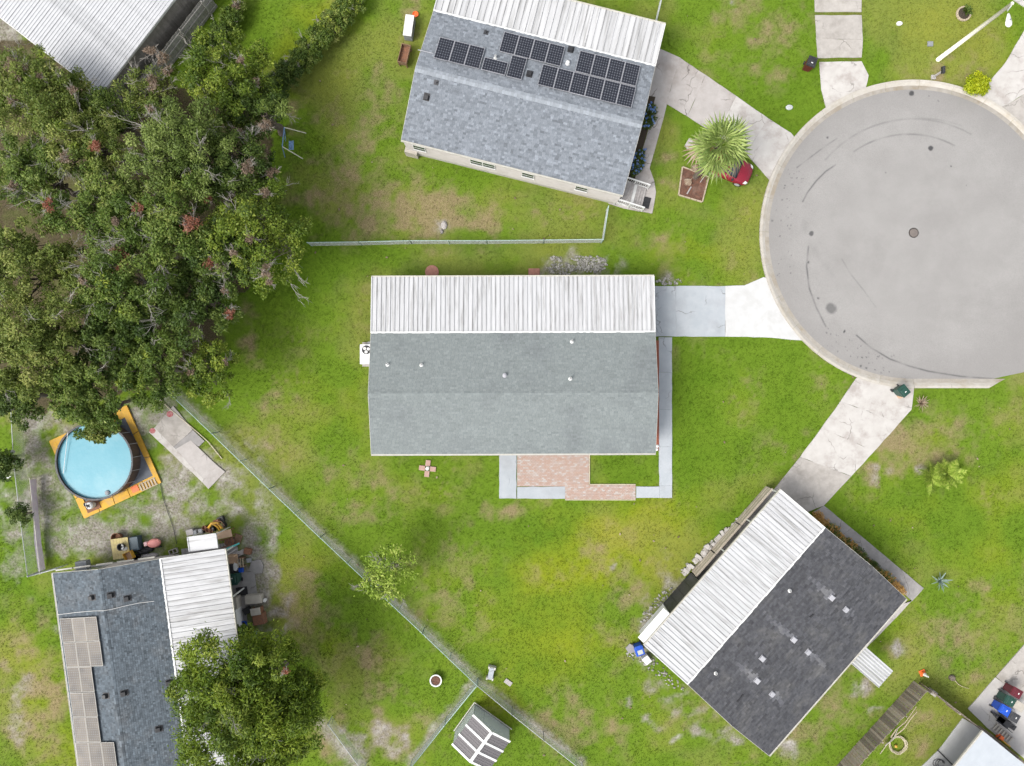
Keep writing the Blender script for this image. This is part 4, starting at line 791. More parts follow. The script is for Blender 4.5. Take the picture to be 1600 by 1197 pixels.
# ------------------------------------------------------------------ foliage
def leaf_mesh(name, pts, nrm, size, tint, m, root, asp=.45, rng=RNG, label=None, along=None):
    n = len(pts); r = rng.normal(size=(n, 3)); r = r if along is None else np.cross(nrm, along+r*.4); t = np.cross(nrm, r); t /= np.linalg.norm(t, axis=1, keepdims=True)+1e-9; u = np.cross(nrm, t)
    s = (np.asarray(size)*rng.uniform(.65, 1.35, n))[:, None]; bend = nrm*s*.12
    co = np.stack([pts-t*s*.5-bend, pts+u*s*asp*.5+t*s*.05, pts+t*s*.5-bend, pts-u*s*asp*.5+t*s*.05], 1).reshape(-1, 3)
    me = bpy.data.meshes.new(name); raw_mesh(me, co, np.arange(4*n).reshape(-1, 4)); attr(me, 'tint', np.clip(tint, 0, 1), 'FACE'); me.materials.append(m)
    o = bpy.data.objects.new(name, me); COL.objects.link(o)
    if root is not None: o.parent = root; INV[o.name] = INV[root.name]
    if label: o['label'] = label
    return o
def unit(v): return v/(np.linalg.norm(v, axis=-1, keepdims=True)+1e-9)
def clumps(c, rad, n, rng, low=-.25, jit=.12, holes=0):
    d = unit(rng.normal(size=(n*4, 3))); d = d[d[:, 2] > low][:n*2]; keep = [d[0]]; mind = 1.5/math.sqrt(n)
    for q in d[1:]:
        if len(keep) >= n: break
        if min(np.linalg.norm(q-k) for k in keep) > mind: keep.append(q)
    k = np.array(keep); return np.array(c)+k*np.array(rad)*rng.uniform(1-jit*2.2, 1+jit, (len(k), 1)), k
def cloud(centers, radii, n, rng, flat=.8, var=.2, spray=0.0):
    w = np.array(radii)**2; cnt = np.maximum(8, (n*w/w.sum()).astype(int)); P_ = []; N_ = []; T_ = []; global AL; AL = []
    for c, r, k in zip(centers, radii, cnt):
        d = unit(rng.normal(size=(k, 3))); d[:, 2] = np.abs(d[:, 2])*rng.choice([1, 1, 1, -.6], k)
        lump = 1+.28*np.sin(d[:, 0]*5+c[0]*3)*np.sin(d[:, 1]*5+c[1]*2)+.15*np.sin(d[:, 2]*7+c[2])
        q = c+d*(r*lump*rng.uniform(.35, 1.0, k)**.45)[:, None]*np.array([1, 1, flat])
        if spray: q += unit(rng.normal(size=(k, 3)))*rng.exponential(spray*r, k)[:, None]
        AL.append(d); P_.append(q); N_.append(unit(d*.5+np.array([0, 0, .55])+rng.normal(size=(k, 3))*.55)); T_.append(np.clip(rng.normal(.44, .17)+rng.normal(0, var, k), 0, 1))
    AL = np.concatenate(AL); return np.concatenate(P_), np.concatenate(N_), np.concatenate(T_)
def wander(a, b, k, amp, rng):
    a = np.array(a); b = np.array(b); t = np.linspace(0, 1, k)[:, None]; p = a+(b-a)*t; p[1:-1] += rng.normal(size=(k-2, 3))*amp*np.linalg.norm(b-a); return p
def bare(mb, p, d, ln, r, rng, lv=0):
    d = unit(np.array(d)); e = p+d*ln; pts = wander(p, e, 5, .035, rng); mb.tube(pts, r, r*.5, 4, cap=False)
    if lv < 2:
        for _ in range(6 if lv == 0 else 3):
            q = pts[rng.integers(1, 5)]; bare(mb, q, d+rng.normal(size=3)*.42, ln*rng.uniform(.4, .7), r*.55, rng, lv+1)
def tree(px, py, zc, rad, label, leaf='oak', n=20000, size=.17, seed=1, group=None, nb=0, dead=(), name='oak_tree', cl=46, flat=.75, spray=.12, lean=(0, 0), second=None, rz=.62, thick=.2, bdir=None, asp=.45, sep=1.0):
    rng = np.random.default_rng(seed); c = P(px, py, zc); base = (c.x+lean[0], c.y+lean[1], 0)
    root = thing(name, label, 'tree', base, 0, group); c = np.array([c.x-base[0], c.y-base[1], zc])
    nl = rng.integers(5, 8); lob = []
    for i in range(nl):
        a = 2*math.pi*(i+rng.uniform(-.3, .3))/nl; q = rng.uniform(.42, .62)*rad*sep
        lob.append((c+np.array([math.cos(a)*q, math.sin(a)*q, rng.uniform(-.25, .2)*rad]), rad*rng.uniform(.4, .58)/sep**.8))
    lob.append((c+np.array([rng.uniform(-.2, .2)*rad, rng.uniform(-.2, .2)*rad, rad*.25]), rad*.5))
    C_ = []; R_ = []
    for q, r in lob:
        k, _ = clumps(q, (r, r, r*rz), max(6, int(cl*1.5)//len(lob)), rng, jit=.2); C_ += list(k); R_ += list(rng.uniform(.13, .3, len(k))*r*1.25+.1)
    R_ = np.array(R_)
    p, nn, t = cloud(C_, R_, n, rng, flat, .17, spray)
    ok = p[:, 2] > .6; leaf_mesh('crown', p[ok], nn[ok], size, t[ok], LM[leaf], root, rng=rng, asp=asp, along=AL[ok])
    if second:
        idx = rng.permutation(len(C_))[:max(2, len(C_)//5)]; tops = [C_[i]+np.array([0, 0, R_[i]*.3]) for i in idx]
        p, nn, t = cloud(tops, R_[idx]*.8, n//9, rng, flat, .2, spray); leaf_mesh('new_growth', p, nn, size, t, LM[second], root, rng=rng, asp=asp, along=AL)['kind'] = 'stuff'
    mb = MB(); top = np.array([c[0]*.6, c[1]*.6, zc-rad*.7]); pts = wander((0, 0, -.1), top, 6, .03, rng); mb.tube(pts, thick*1.3, thick*.8, 9)
    for q, r in lob:
        l = wander(pts[rng.integers(3, 6)], q+np.array([0, 0, -r*.1]), 6, .06, rng); mb.tube(l, thick*.55, thick*.2, 6)
        for _ in range(5): s = C_[rng.integers(0, len(C_))]; s = q+(s-q)*min(1, r*1.1/np.linalg.norm(s-q)); mb.tube(wander(l[rng.integers(2, 6)], s, 5, .08, rng), thick*.17, thick*.06, 4, cap=False)
    mb.build('trunk', M['bark'], root, False, smooth=True)
    if nb:
        mb = MB()
        for i in range(nb):
            s = C_[rng.integers(0, len(C_))]; o = s-c; d = o*np.array([1, 1, .2])+np.array([0, 0, rad*.35])
            if bdir is not None: d = np.array(bdir)+rng.normal(size=3)*.25
            bare(mb, s+np.array([0, 0, -.1]), d+rng.normal(size=3)*rad*.4, rng.uniform(.3, .5)*min(rad, 2.8), .02, rng)
        mb.build('bare_branches', M['twig'], root, False, kind='stuff')
    for i, (a, b, r, kind) in enumerate(dead):
        r = r*(.72 if kind == 'pink' and r < .65 else .9)
        z = zc+rad*.42; q = P(a, b, z); q = np.array([q.x-base[0], q.y-base[1], z])
        cs, _ = clumps(q, (r*.75, r*.75, r*.4), 9, rng, jit=.3); p, nn, t = cloud(list(cs)+[q], [r*.32]*(len(cs)+1), int(650*r/.5), rng, .7, .25, .55); leaf_mesh('dead_foliage', p, nn, .12, t, LM[kind], root, asp=.35, rng=rng)
        mb = MB()
        for _ in range(3): bare(mb, q-np.array([0, 0, r*.6]), rng.normal(size=3)*.6+np.array([0, 0, .6]), r*1.5, .018, rng, 0)
        mb.build('dead_twigs', M['twig'], root, False, kind='stuff')
    return root
GO = 'trees crowded together at the left of the photo'
tree(45,150,6,2.9,'olive tree at the left edge right under the barn roof with faded pinkish twigs','olive',17000,.16,1,GO,6,((25,105,.7,'pink'),(60,120,.4,'pink'),(20,155,.4,'pink')),second='lime')
tree(128,215,6.5,2.7,'olive green tree below the lowest corner of the barn roof','olive',16000,.16,2,GO,10,((150,225,.4,'dead'),(105,245,.55,'pink'),(115,140,.35,'pink')),second='lime')
tree(108,150,5,1.7,'low olive tree tucked against the lower left edge of the barn roof','olive',7000,.15,41,GO,4,((95,128,.4,'pink'),),second='lime')
tree(168,182,5,1.8,'tree right below the lowest corner of the barn roof','oak',8000,.15,42,GO,6,())
tree(228,150,5,1.7,'half dead tree with pinkish brown twigs against the grey fence beside the barn','olive',4500,.14,3,GO,9,((235,80,.5,'pink'),(256,92,.6,'pink'),(240,130,.6,'pink'),(262,110,.4,'pink')))
tree(350,120,5.5,2.6,'bright yellow-green tree at the top right corner of the grove','lime',17000,.17,4,GO,7,((375,95,.4,'pink'),),second='chart' if False else None)
tree(400,165,5,2.2,'dark tree next to the metal swing frame with faded dead twigs on its side','deep',12000,.16,5,GO,10,((415,195,.6,'pink'),(372,208,.6,'pink'),(410,245,.7,'pink'),(425,270,.5,'pink'),(400,130,.4,'pink')))
tree(278,235,7.5,3.1,'feathery pale green tree standing out in the middle of the grove','pale',20000,.15,6,GO,12,((235,170,.35,'pink'),),spray=.14)
tree(360,262,6,2.6,'dark green tree between the feathery pale tree and the lawn with the swing frame','deep',15000,.17,7,GO,12,((385,262,.6,'pink'),(415,300,.45,'pink'),(325,310,.3,'dead')))
tree(60,275,6,2.7,'dark olive tree at the left edge with a fan of bare grey branches on top','oak',15000,.16,8,GO,14,((20,290,.4,'pink'),),second='pale')
tree(165,320,6.5,3.0,'oak with several rust red dead tufts left of centre in the grove','oak',18000,.17,9,GO,12,((76,318,.45,'dead'),(165,283,.5,'pink'),(185,405,.75,'dead'),(140,415,.5,'pink')),second='olive')
tree(262,345,7,3.0,'oak in the centre of the grove bearing the largest rust coloured dead tuft','oak',19000,.17,10,GO,14,((296,350,.62,'dead'),(216,325,.4,'dead'),(219,335,.25,'pink'),(180,348,.4,'pink')),second='olive')
tree(405,365,6.5,3.1,'oak bulging furthest right over the lawn with a pale fan of bare branches','lime',16000,.17,11,GO,14,((392,372,.5,'pink'),(415,425,.6,'pink'),(365,395,.4,'pink'),(420,440,.3,'pink')),second='deep')
tree(335,400,6,2.6,'oak with a bright orange-red dead tuft near the right side of the grove','deep',16000,.17,12,GO,12,((326,412,.5,'dead'),(345,420,.5,'pink'),(258,425,.4,'pink'),(262,400,.5,'pink')),second='oak')
tree(48,420,6.5,3.1,'broad yellowish olive tree at the left edge in the middle of the grove','olive',20000,.17,13,GO,3,(),spray=.04)
tree(185,440,7,2.9,'oak with long bare whitish branches on its left flank','oak',18000,.17,14,GO,14,((130,440,.4,'pink'),),second='lime')
tree(300,468,5.5,2.6,'dark tree on the lower right side of the grove with a small red tuft','deep',15000,.17,15,GO,14,((360,490,.35,'dead'),(350,455,.35,'pink')))
tree(58,535,7,3.2,'big yellow-green clumped tree at the left edge, second from the bottom','olive',21000,.18,16,GO,6,(),spray=.03)
tree(178,525,6,2.6,'deep green tree with rounded clumps behind the pool tree','deep',17000,.19,17,GO,4,(),spray=.03)
tree(235,572,6,2.2,'rounded tree with yellowing tips above the painted concrete slab','oak',14000,.17,18,GO,4,(),second='lime',spray=.03)
tree(330,578,5,1.75,'small tree at the lower right corner of the grove with a yellow-green side','lime',8000,.16,19,GO,7,((298,580,.4,'pink'),(352,565,.35,'pink')),second='deep',lean=(-1.6,.2),thick=.1)
tree(132,618,6,2.3,'tree whose leafy bough hangs over the round blue pool','oak',15000,.18,20,GO,1,(),second='olive',spray=.05,lean=(-2.6, 1.8))
tree(158,668,4,1.15,'low leafy bough tree overhanging the edge of the blue pool water','olive',5000,.18,21,GO,0,(),name='young_tree',spray=.04,lean=(-.4, 1.6),thick=.1,cl=26)
tree(18,618,5.5,1.9,'dark tree in the lower left corner of the grove above the chain-link fence','deep',11000,.17,22,GO,1,())
tree(4,725,2,1.1,'small dark tree cut by the left edge beside the pool yard fence','deep',4500,.15,23,GO,0,(),name='young_tree',thick=.07,lean=(-.6,.3))
tree(30,805,1.4,.8,'low green bush growing into the left pool yard fence','deep',2600,.12,24,None,0,(),name='bush',thick=.05,cl=18)
tree(380,1106,6,4.6,'large bushy tree with lime tips leaning over the slate-blue house','bushy',50000,.24,31,None,3,(),second='lime',name='bushy_tree',cl=90,spray=.2,lean=(.5,.5),asp=.28,sep=1.25)
tree(385,1112,7.4,3.0,'upright light green tree rising through the crown of the large bushy tree','lime',17000,.24,32,None,14,((447,1048,.25,'dead'),),name='bushy_tree',cl=46,spray=.22,asp=.28,sep=1.2,bdir=(1.2, .8, .35))
tree(378,990,2.2,.75,'bright green shrub between the white carport and the large bushy tree','lime',3500,.16,33,None,0,(),name='shrub',thick=.05,cl=18)
tree(612,893,3.2,1.75,'sparse young tree standing over the back fence in the middle of the lawn','bright',2300,.19,34,None,9,(),name='young_tree',cl=30,spray=.35,thick=.05,sep=1.2)
tree(598,925,2.6,.8,'thin leafy sapling on the house side of the back fence below the sparse tree','bright',700,.15,35,None,3,(),name='sapling',cl=14,spray=.25,thick=.04)
GH = 'shrubs along the boundary beside the barn fence'
for i, (a, c, r, lf, lab) in enumerate(((552,2,.75,'oak','topmost shrub of the boundary hedge touching the top edge'),(536,22,.8,'oak','dark hedge shrub just below the topmost one'),(518,40,.8,'olive','hedge shrub with greyish twigs, third from the top edge'),(502,58,.8,'oak','hedge shrub midway along the hedge between two lawns'),(486,76,.85,'oak','dark hedge shrub just below the midpoint of the hedge'),(470,94,.8,'oak','green hedge shrub, third up from the grove'),(454,112,.85,'deep','dark hedge shrub, second up from the grove'),(438,130,.8,'deep','hedge shrub nearest to the grove'),(362,28,.7,'oak','leafy shrub at the top end of the grey barn fence'),(343,52,.75,'deep','dark vine shrub against the middle of the grey barn fence'),(322,78,.8,'deep','dark shrub at the lower end of the grey barn fence'))):
    tree(a,c,1.0,r*1.15,lab,lf,3600,.14,50+i,GH,2,(),name='hedge_shrub',cl=22,thick=.05,second='lime' if i < 9 else None)
tree(372,8,.8,.6,'dry brownish bush at the top edge between barn fence and lawn','olive',1600,.12,60,None,4,((370,8,.45,'pink'),),name='bush',cl=14,thick=.04)
# rounded ornamental plants
def leafy_ball(px, py, z, rad, label, leaf, n, name, cat='shrub', flowers=None, sx=1, rz=0, size=.12, seed=3, asp=.4):
    rng = np.random.default_rng(seed); c = P(px, py, z); root = thing(name, label, cat, (c.x, c.y, 0), rz)
    cs, d = clumps((0,0,z), (rad*sx, rad, z*.6), 26, rng, -.1); p, nn, t = cloud(cs, rng.uniform(.22, .34, len(cs))*rad+.06, n, rng, .8, .2, .1); p[:, 2] = np.maximum(p[:, 2], .05)
    leaf_mesh('foliage', p, nn, size, t, LM[leaf], root, asp=asp, rng=rng)
    mb = MB()
    for q in cs[::3]: mb.tube(wander((0,0,-.05), q, 4, .06, rng), .02, .008, 4)
    mb.build('stems', M['bark'], root, False)
    if flowers:
        pick = cs[rng.integers(0, len(cs), 46)]+rng.normal(size=(46, 3))*rad*.2; pick[:, 2] = np.maximum(pick[:, 2], z*.9); p, nn, t = cloud(pick, [rad*.1+.03]*len(pick), n//3, rng, .7, .2, .1); p[:, 2] += .12; leaf_mesh('flowers', p, nn, .075, t, LM[flowers], root, asp=.8, rng=rng)
    return root
leafy_ball(1526,133,.5,.72,'chartreuse yellow-green round shrub by the kerb of the cul-de-sac','chart',3800,'golden_shrub',size=.16,asp=.3)
leafy_ball(1013,181,.45,.42,'upper of two blue flowering shrubs in the bed beside the solar panel house','deep',2600,'flowering_shrub','shrub','blue',2.0,math.radians(76),seed=5)
leafy_ball(996,255,.45,.42,'lower of two blue flowering shrubs, next to the white porch railing','deep',2600,'flowering_shrub','shrub','blue',2.1,math.radians(70),seed=6)
for i, (a, c, lf, fl, lab) in enumerate(((1283,811,'orangefl',None,'orange dry ground plant at the garage end of the bed along the charcoal house'),(1303,829,'olive','orangefl','orange flecked plant second along the bed of the charcoal house'),(1326,850,'olive','orangefl','orange and green plant before the middle of the charcoal house bed'),(1345,866,'deep',None,'dark green low hedge plant in the middle of the charcoal house bed'),(1364,884,'deep',None,'green low plant just past the middle of the charcoal house bed'),(1384,901,'olive','orangefl','yellowing plant near the far end of the charcoal house bed'),(1402,918,'orangefl',None,'orange plant at the outer corner of the charcoal house roof'))):
    o = leafy_ball(a, c, .22, .32, lab, lf, 1300, 'bed_plant', 'plant', fl, 1.9, math.radians(-42), size=.08, seed=70+i); o['group'] = 'plants in the bed along the charcoal house'
# ------------------------------------------------------------------ palms and rosettes
def frond_fan(r, nseg=16, droop=.25, half=1.9):
    b = MB(); b.tube([(0,0,0),(r*.28,0,r*.1),(r*.5,0,r*.1)], .028, .018, 5)
    for k in range(nseg):
        a = -half+2*half*k/(nseg-1); ln = r*.62*(1-.22*abs(a)/half); o = Vector((r*.48, 0, r*.1)); d = Vector((math.cos(a), math.sin(a), 0)); sdv = Vector((-math.sin(a), math.cos(a), 0)); w = .06
        up = .05 if k % 2 else -.02
        p1 = o+d*ln*.55+Vector((0,0,up-.03)); p2 = o+d*ln+Vector((0,0,-droop*ln)); b.add([o, p1+sdv*w, p2, p1-sdv*w], [(0,1,2,3)], 0, random.random())
    return b
def frond_feather(r, n=26):
    b = MB(); pts = [Vector((r*t, 0, r*(.55*t-.75*t*t))) for t in np.linspace(0, 1, 9)]; b.tube(pts, .022, .006, 4)
    for k in range(3, n):
        t = k/n; i = min(7, int(t*8)); p = pts[i].lerp(pts[i+1], t*8-i); ln = r*.36*math.sin(math.pi*min(1, t*.9+.12))
        for s in (-1, 1):
            d = Vector((.5, s*.85, -.12)).normalized(); w = Vector((.036, .012, .01)); e = p+d*ln; b.add([p-w, p+w, e], [(0,1,2)], 0, random.random())
    return b
def palm(px, py, z, label, name, builder, n, r, matn, tilt=(-25, 65), trunk=None, cat='palm tree', part='frond', scale=(.8, 1.1), old=0, root=None, seed=2, base=None):
    rng = random.Random(seed); c = P(px, py, z); bx = P(*base, 0) if base else Vector((c.x, c.y, 0)); root = thing(name, label, cat, (bx.x, bx.y, 0))
    top = Vector((c.x-bx.x, c.y-bx.y, z))
    if trunk:
        b = MB(); pts = [Vector((0,0,-.1)).lerp(top, t) for t in np.linspace(0, 1, 12)]; b.tube(pts, trunk*1.15, trunk*.9, 10)
        for i in range(40):
            a = rng.uniform(0, 6.28); t = rng.uniform(.25, .97); q = Vector((0,0,0)).lerp(top, t); d = Vector((math.cos(a), math.sin(a), .8)); b.bar(q+d*trunk*.7, q+d*trunk*1.5, .07, .03)
        b.build('trunk', M['bark'], root, False)
    protos = [builder(r*s) for s in (1.0, .9, 1.08)]; objs = []
    for i in range(n):
        e = math.radians(tilt[0]+(tilt[1]-tilt[0])*(i/n)); a = i*2.399+rng.uniform(-.2, .2)
        Mx = Matrix.Translation(top) @ Matrix.Rotation(a, 4, 'Z') @ Matrix.Rotation(-e, 4, 'Y') @ Matrix.Rotation(rng.uniform(-.5, .5), 4, 'X') @ Matrix.Scale(rng.uniform(*scale), 4)
        k = i % 3
        if i < old: 
            o = builder(r*.95).build(part, LM['palmdead'], root, False, label='dead brown hanging frond'); o.matrix_local = Mx
        elif len(objs) <= k or i-old < 3: o = protos[k].build(part, LM[matn], root, False); o.matrix_local = Mx; objs.append(o)
        else: put(objs[k], root, Mx)
    return root
palm(1124,229,6.4,'fan palm with a wide round crown beside the pinkish driveway','fan_palm',lambda r: frond_fan(r),36,2.15,'palm',(-45,72),.17,scale=(.75,1.15),old=6,base=(1086,277))
palm(1454,745,.45,'bright green low palm with feathery fronds at the left of a pair on the lawn','low_palm',frond_feather,15,1.15,'bright',(8,50),cat='palm',seed=5)
palm(1478,740,.45,'bright green low palm at the right of a pair on the lawn','low_palm',frond_feather,16,1.2,'bright',(8,55),cat='palm',seed=6)
palm(1510,17,.5,'small dark cycad growing out of the stone tree ring','cycad',frond_feather,14,.42,'deep',(0,60),cat='plant',seed=7)
def blade(r):
    b = MB(); n = 6; vs = []
    for i in range(n+1):
        t = i/n; w = .075*r*(1-t)**.6*(1 if t > .05 else .8)+.003; z = r*(.35*t-.28*t*t); vs += [(r*t,-w,z+w*.35),(r*t,0,z-.0),(r*t,w,z+w*.35)]
    for i in range(n):
        for j in range(2): a = i*3+j; b.add([vs[a],vs[a+1],vs[a+4],vs[a+3]], [(0,1,2,3)], 0, random.random())
    return b
palm(1467,907,.15,'blue-grey agave rosette with long pointed leaves on the right lawn','agave',blade,24,.82,'agave',(4,72),cat='agave',part='leaf',seed=9)
palm(1438,630,.2,'dried tan spiky rosette beside the green bin at the driveway mouth','dried_rosette',blade,34,.62,'palmdead',(0,75),cat='plant',part='leaf',seed=10)
palm(1030,985,.05,'tiny weed tuft beside the blocks','weed',blade,6,.2,'lime',(20,60),cat='plant',part='leaf',seed=11) if False else None
# ------------------------------------------------------------------ chain-link fences
def chainlink(label, pts, h, rail, step=3.0, mesh=True, group=None, closed_posts=True):
    top = [P(a, b, h) for a, b in pts]; g = [Vector((q.x, q.y, 0)) for q in top]; c = (g[0]+g[-1])/2
    root = thing('chain_link_fence', label, 'fence', c, 0, group)
    b = MB(); b.tube(top, .028, n=6); b.build('top_rail', rail, root, smooth=True)
    wires = MB()
    for a, e in zip(g[:-1], g[1:]):
        d = e-a; L = d.length; n = max(1, int(round(L/step))); d.normalize(); nd = Vector((-d.y, d.x, 0))
        for i in range(n+1):
            p = a+d*(L*i/n); q = MB(); q.tube([p-Vector((0,0,.1)), p+Vector((0,0,h+.04))], .03, n=8); q.lathe([(.036,0),(.03,.04),(0,.06)], p+Vector((0,0,h+.03)), 8); q.build('post', rail, root)
        s = .085; k = int(L/s)
        for i in range(-int(h/s), k):
            for sg in (1, -1):
                x0 = max(0, i*s); x1 = min(L, i*s+h); 
                if x1-x0 < .03: continue
                za, zb = (x0-i*s), (x1-i*s)
                if sg < 0: za, zb = h-za, h-zb
                p0 = a+d*x0+Vector((0,0,za+.03)); p1 = a+d*x1+Vector((0,0,zb+.01)); w = .0035
                wires.add([p0+nd*w, p0-nd*w, p1-nd*w, p1+nd*w, p0+Vector((0,0,w*2)), p1+Vector((0,0,w*2))], [(0,1,2,3),(0,3,5,4),(1,4,5,2)])
    wires.build('wire_mesh', M['galv'], root, kind='stuff'); return root
chainlink('long diagonal chain-link fence behind the middle house with a thin pale top rail', [(262,612),(330,677),(420,764),(500,840),(585,920),(660,990),(745,1071)], 1.2, M['galvgreen'])
chainlink('chain-link fence running from the fence corner to the bottom edge right of the shed', [(746,1072),(800,1117),(850,1157),(912,1206)], 1.2, M['galv'])
chainlink('chain-link fence running down left from the fence corner past the shed', [(744,1073),(695,1133),(640,1202)], 1.2, M['galvgreen'])
chainlink('straight chain-link fence across the lawn above the middle house', [(480,379),(560,378),(640,376),(760,376),(850,375),(942,374)], 1.2, M['galvgreen'])
chainlink('short chain-link fence joining the solar panel house to the straight lawn fence', [(943,374),(951,322)], 1.2, M['galvgreen'])
chainlink('short chain-link fence at the top edge behind the streaky white roof', [(1026,33),(1036,-10)], 1.2, M['galv'])
chainlink('chain-link fence along the left edge of the pool yard', [(17,640),(21,720),(30,800),(43,900)], 1.2, M['galv'])
chainlink('chain-link fence from the left fence corner to the slate-blue house', [(44,901),(88,889)], 1.2, M['galv'])
chainlink('chain-link fence at the bottom edge right of the large bushy tree', [(512,1132),(567,1206)], 1.2, M['galv'])
# ------------------------------------------------------------------ board fences
def boards(name, label, a, b, h, m, off=0, side=1, w=.15, lean=.0, rails=True, jitter=.04):
    d = (b-a); L = d.length; d.normalize(); ang = math.atan2(d.y, d.x); root = thing(name, label, 'fence', (a+b)/2, ang); n = int(L/w)
    r = MB()
    if rails:
        for z in (.3, h*.55, h-.25): r.box((0, -.05*side, z), (L, .04, .09))
        r.build('rails', m, root, False)
    for i in range(int(L/2.4)+1):
        p = MB(); p.box((-L/2+min(L, i*2.4), -.1*side, h/2), (.1, .1, h+.05)); p.build('post', m, root, False)
    protos = []
    for i in range(n):
        Mx = Matrix.Translation((-L/2+(i+.5)*L/n, random.uniform(-.008, .008), random.uniform(-jitter, .02))) @ Matrix.Rotation(random.uniform(-.012, .012), 4, 'Y')
        if len(protos) < 3:
            q = MB(); q.box((0, 0, h/2), (L/n-.012, .022, h)); q.add([], []) ; o = q.build('board', m, root, False); o.matrix_local = Mx; protos.append(o)
        else: put(protos[i % 3], root, Mx)
    return root
boards('board_fence', 'silvery wooden board fence between the barn wall and the shrubs', P(200,192,0), P(340,10,0), 1.8, M['woodgrey'], side=1)
boards('board_fence', 'dark weathered wooden fence at the lower right seen from its inner side', P(1300,1206,0)+Vector((-.6,-.6,0)), P(1428,1064,0), 1.65, M['wood'], side=1, w=.17)
boards('board_fence', 'narrow edge-on wooden fence running down from the orange cone to the white roof', P(1438,1066,0), P(1522,1131,0), 1.5, M['wood'], side=1, w=.17)
boards('board_fence', 'dark wooden fence tight along the upper side of the smooth white roof', P(1528,1136,0)+Vector((.1,.1,0)), P(1590,1184,0), 1.3, M['wood'], side=1, w=.17)
# ------------------------------------------------------------------ pool and its surround
pc = P(147,721,1.15); pr = 2.63; root = thing('round_pool', 'round above-ground pool with blue water and a brown wall', 'pool', (pc.x, pc.y, 0)); N = 18
b = MB(); b.lathe([(pr,0),(pr,1.15),(pr-.03,1.15),(pr-.03,.02)], (pc.x, pc.y, 0), 72); b.build('pool_wall', M['poolwall'], root)
b = MB()
for i in range(N):
    a0, a1 = 2*math.pi*i/N, 2*math.pi*(i+1)/N-.015; vs = []
    for k in range(5):
        a = a0+(a1-a0)*k/4
        for r, z in ((pr-.06,1.15),(pr-.06,1.19),(pr+.06,1.19),(pr+.06,1.15)): vs.append((pc.x+r*math.cos(a), pc.y+r*math.sin(a), z))
    b.add(vs, [(k*4+j, k*4+(j+1)%4, (k+1)*4+(j+1)%4, (k+1)*4+j) for k in range(4) for j in range(4)])
b.build('top_rim', M['dark'], root)
for i in range(N):
    a = 2*math.pi*(i+.3)/N; b = MB(); c = Vector((math.cos(a), math.sin(a), 0)); q = Vector((pc.x, pc.y, 0))
    b.tube([q+c*(pr+.06), q+c*(pr+.06)+Vector((0,0,1.15))], .022, n=6); b.build('upright', M['alu'], root)
def watermat():
    m = mat('pool_water', (.09,.265,.33), (.115,.29,.35), .5, .3, bump=.35, bscale=3.5, c3=(.2,.345,.38), scale3=.35, amt3=.5, spec=.2); return m
b = MB(); b.lathe([(pr-.04,.98),(1.4,.99),(0,.99)], (pc.x, pc.y, 0), 72); b.build('water', watermat(), root)
b = MB(); q0 = P(106,676,1.2); q1 = P(99,740,1.1); b.tube([q0, q1], .02, n=6); tag(b.build('cleaning_pole', M['white']), 'thin white pole lying across the left side of the blue pool', 'pole')
b = MB(); q = P(168,770,1.0); b.lathe([(.17,1.0),(.17,1.05),(.12,1.08),(0,1.09)], (q.x, q.y, 0), 16); b.lathe([(.05,1.07),(.05,1.12),(0,1.12)], (q.x+.05, q.y, 0), 8); tag(b.build('floating_skimmer', M['grey']), 'small grey skimmer floating at the lower rim of the blue pool', 'skimmer')
fr = [(78,689),(199,633),(253,754),(133,810)]; ip = [(91,692),(193,644),(243,745),(140,788)]
b = MB(); b.prism([tuple(q) for q in edge_rough(poly([(80,691),(198,636),(250,752),(134,806)]), 0, .05)], -.02, .045); o = b.build('ground_cloth', M['tarp']); tag(o, 'dark grey cloth laid flat under the round pool', 'ground cloth'); NOGRASS.append(poly(fr))
sides = [((78,689),(199,633),(201,650),(91,701),3),((199,633),(253,754),(244,751),(192,643),3),((253,754),(133,810),(130,797),(246,740),5),((133,810),(78,689),(88,690),(141,800),4)]
for k, (a, c, d, e, n) in enumerate(sides):
    A_, B_, C_, D_ = [P(*q, 0) for q in (a, c, d, e)]
    root2 = thing('yellow_border', ('upper left run of yellow boards bordering the pool cloth','right run of yellow boards bordering the pool cloth','lower wide run of yellow boards bordering the pool cloth','left run of yellow boards bordering the pool cloth')[k], 'border boards', (A_+B_)/2, 0, 'yellow boards framing the pool')
    for i in range(n):
        t0, t1 = i/n+.004, (i+1)/n-.004; b = MB(); b.prism([tuple(q.xy) for q in (A_.lerp(B_, t0), A_.lerp(B_, t1), D_.lerp(C_, t1), D_.lerp(C_, t0))], .01, .1+.012*(k % 2)+random.uniform(0, .008)); b.build('board', M['yellow'], root2)
b = MB(); A_ = P(220,762,.12); dd = Vector((math.cos(.42), math.sin(.42), 0)); nn = Vector((-dd.y, dd.x, 0))
for i in range(6): b.bar(A_+dd*(.22*i)-nn*.22+Vector((0,0,.02)), A_+dd*(.22*i)+nn*.22+Vector((0,0,.02)), .11, .05)
b.bar(A_-nn*.25, A_+dd*1.2-nn*.25, .06, .06); b.bar(A_+nn*.25, A_+dd*1.2+nn*.25, .06, .06); tag(b.build('slatted_board', M['palewood']), 'small pinkish slatted board lying on the lower yellow pool border', 'slatted board')
q = P(211,764,.12); b = MB(); b.box((q.x, q.y, .135), (.5, .45, .03), .42); tag(b.build('orange_mat', M['orange']), 'small orange square mat on the lower yellow pool border', 'mat')
q = P(142,790,.3); root = thing('pool_pump', 'white and black pool filter pump on a brown board at the lowest pool corner', 'pump', (q.x, q.y, 0), .4)
b = MB(); b.box((0,0,.1),(1.0,.8,.1)); b.build('base_board', M['rust'], root, False)
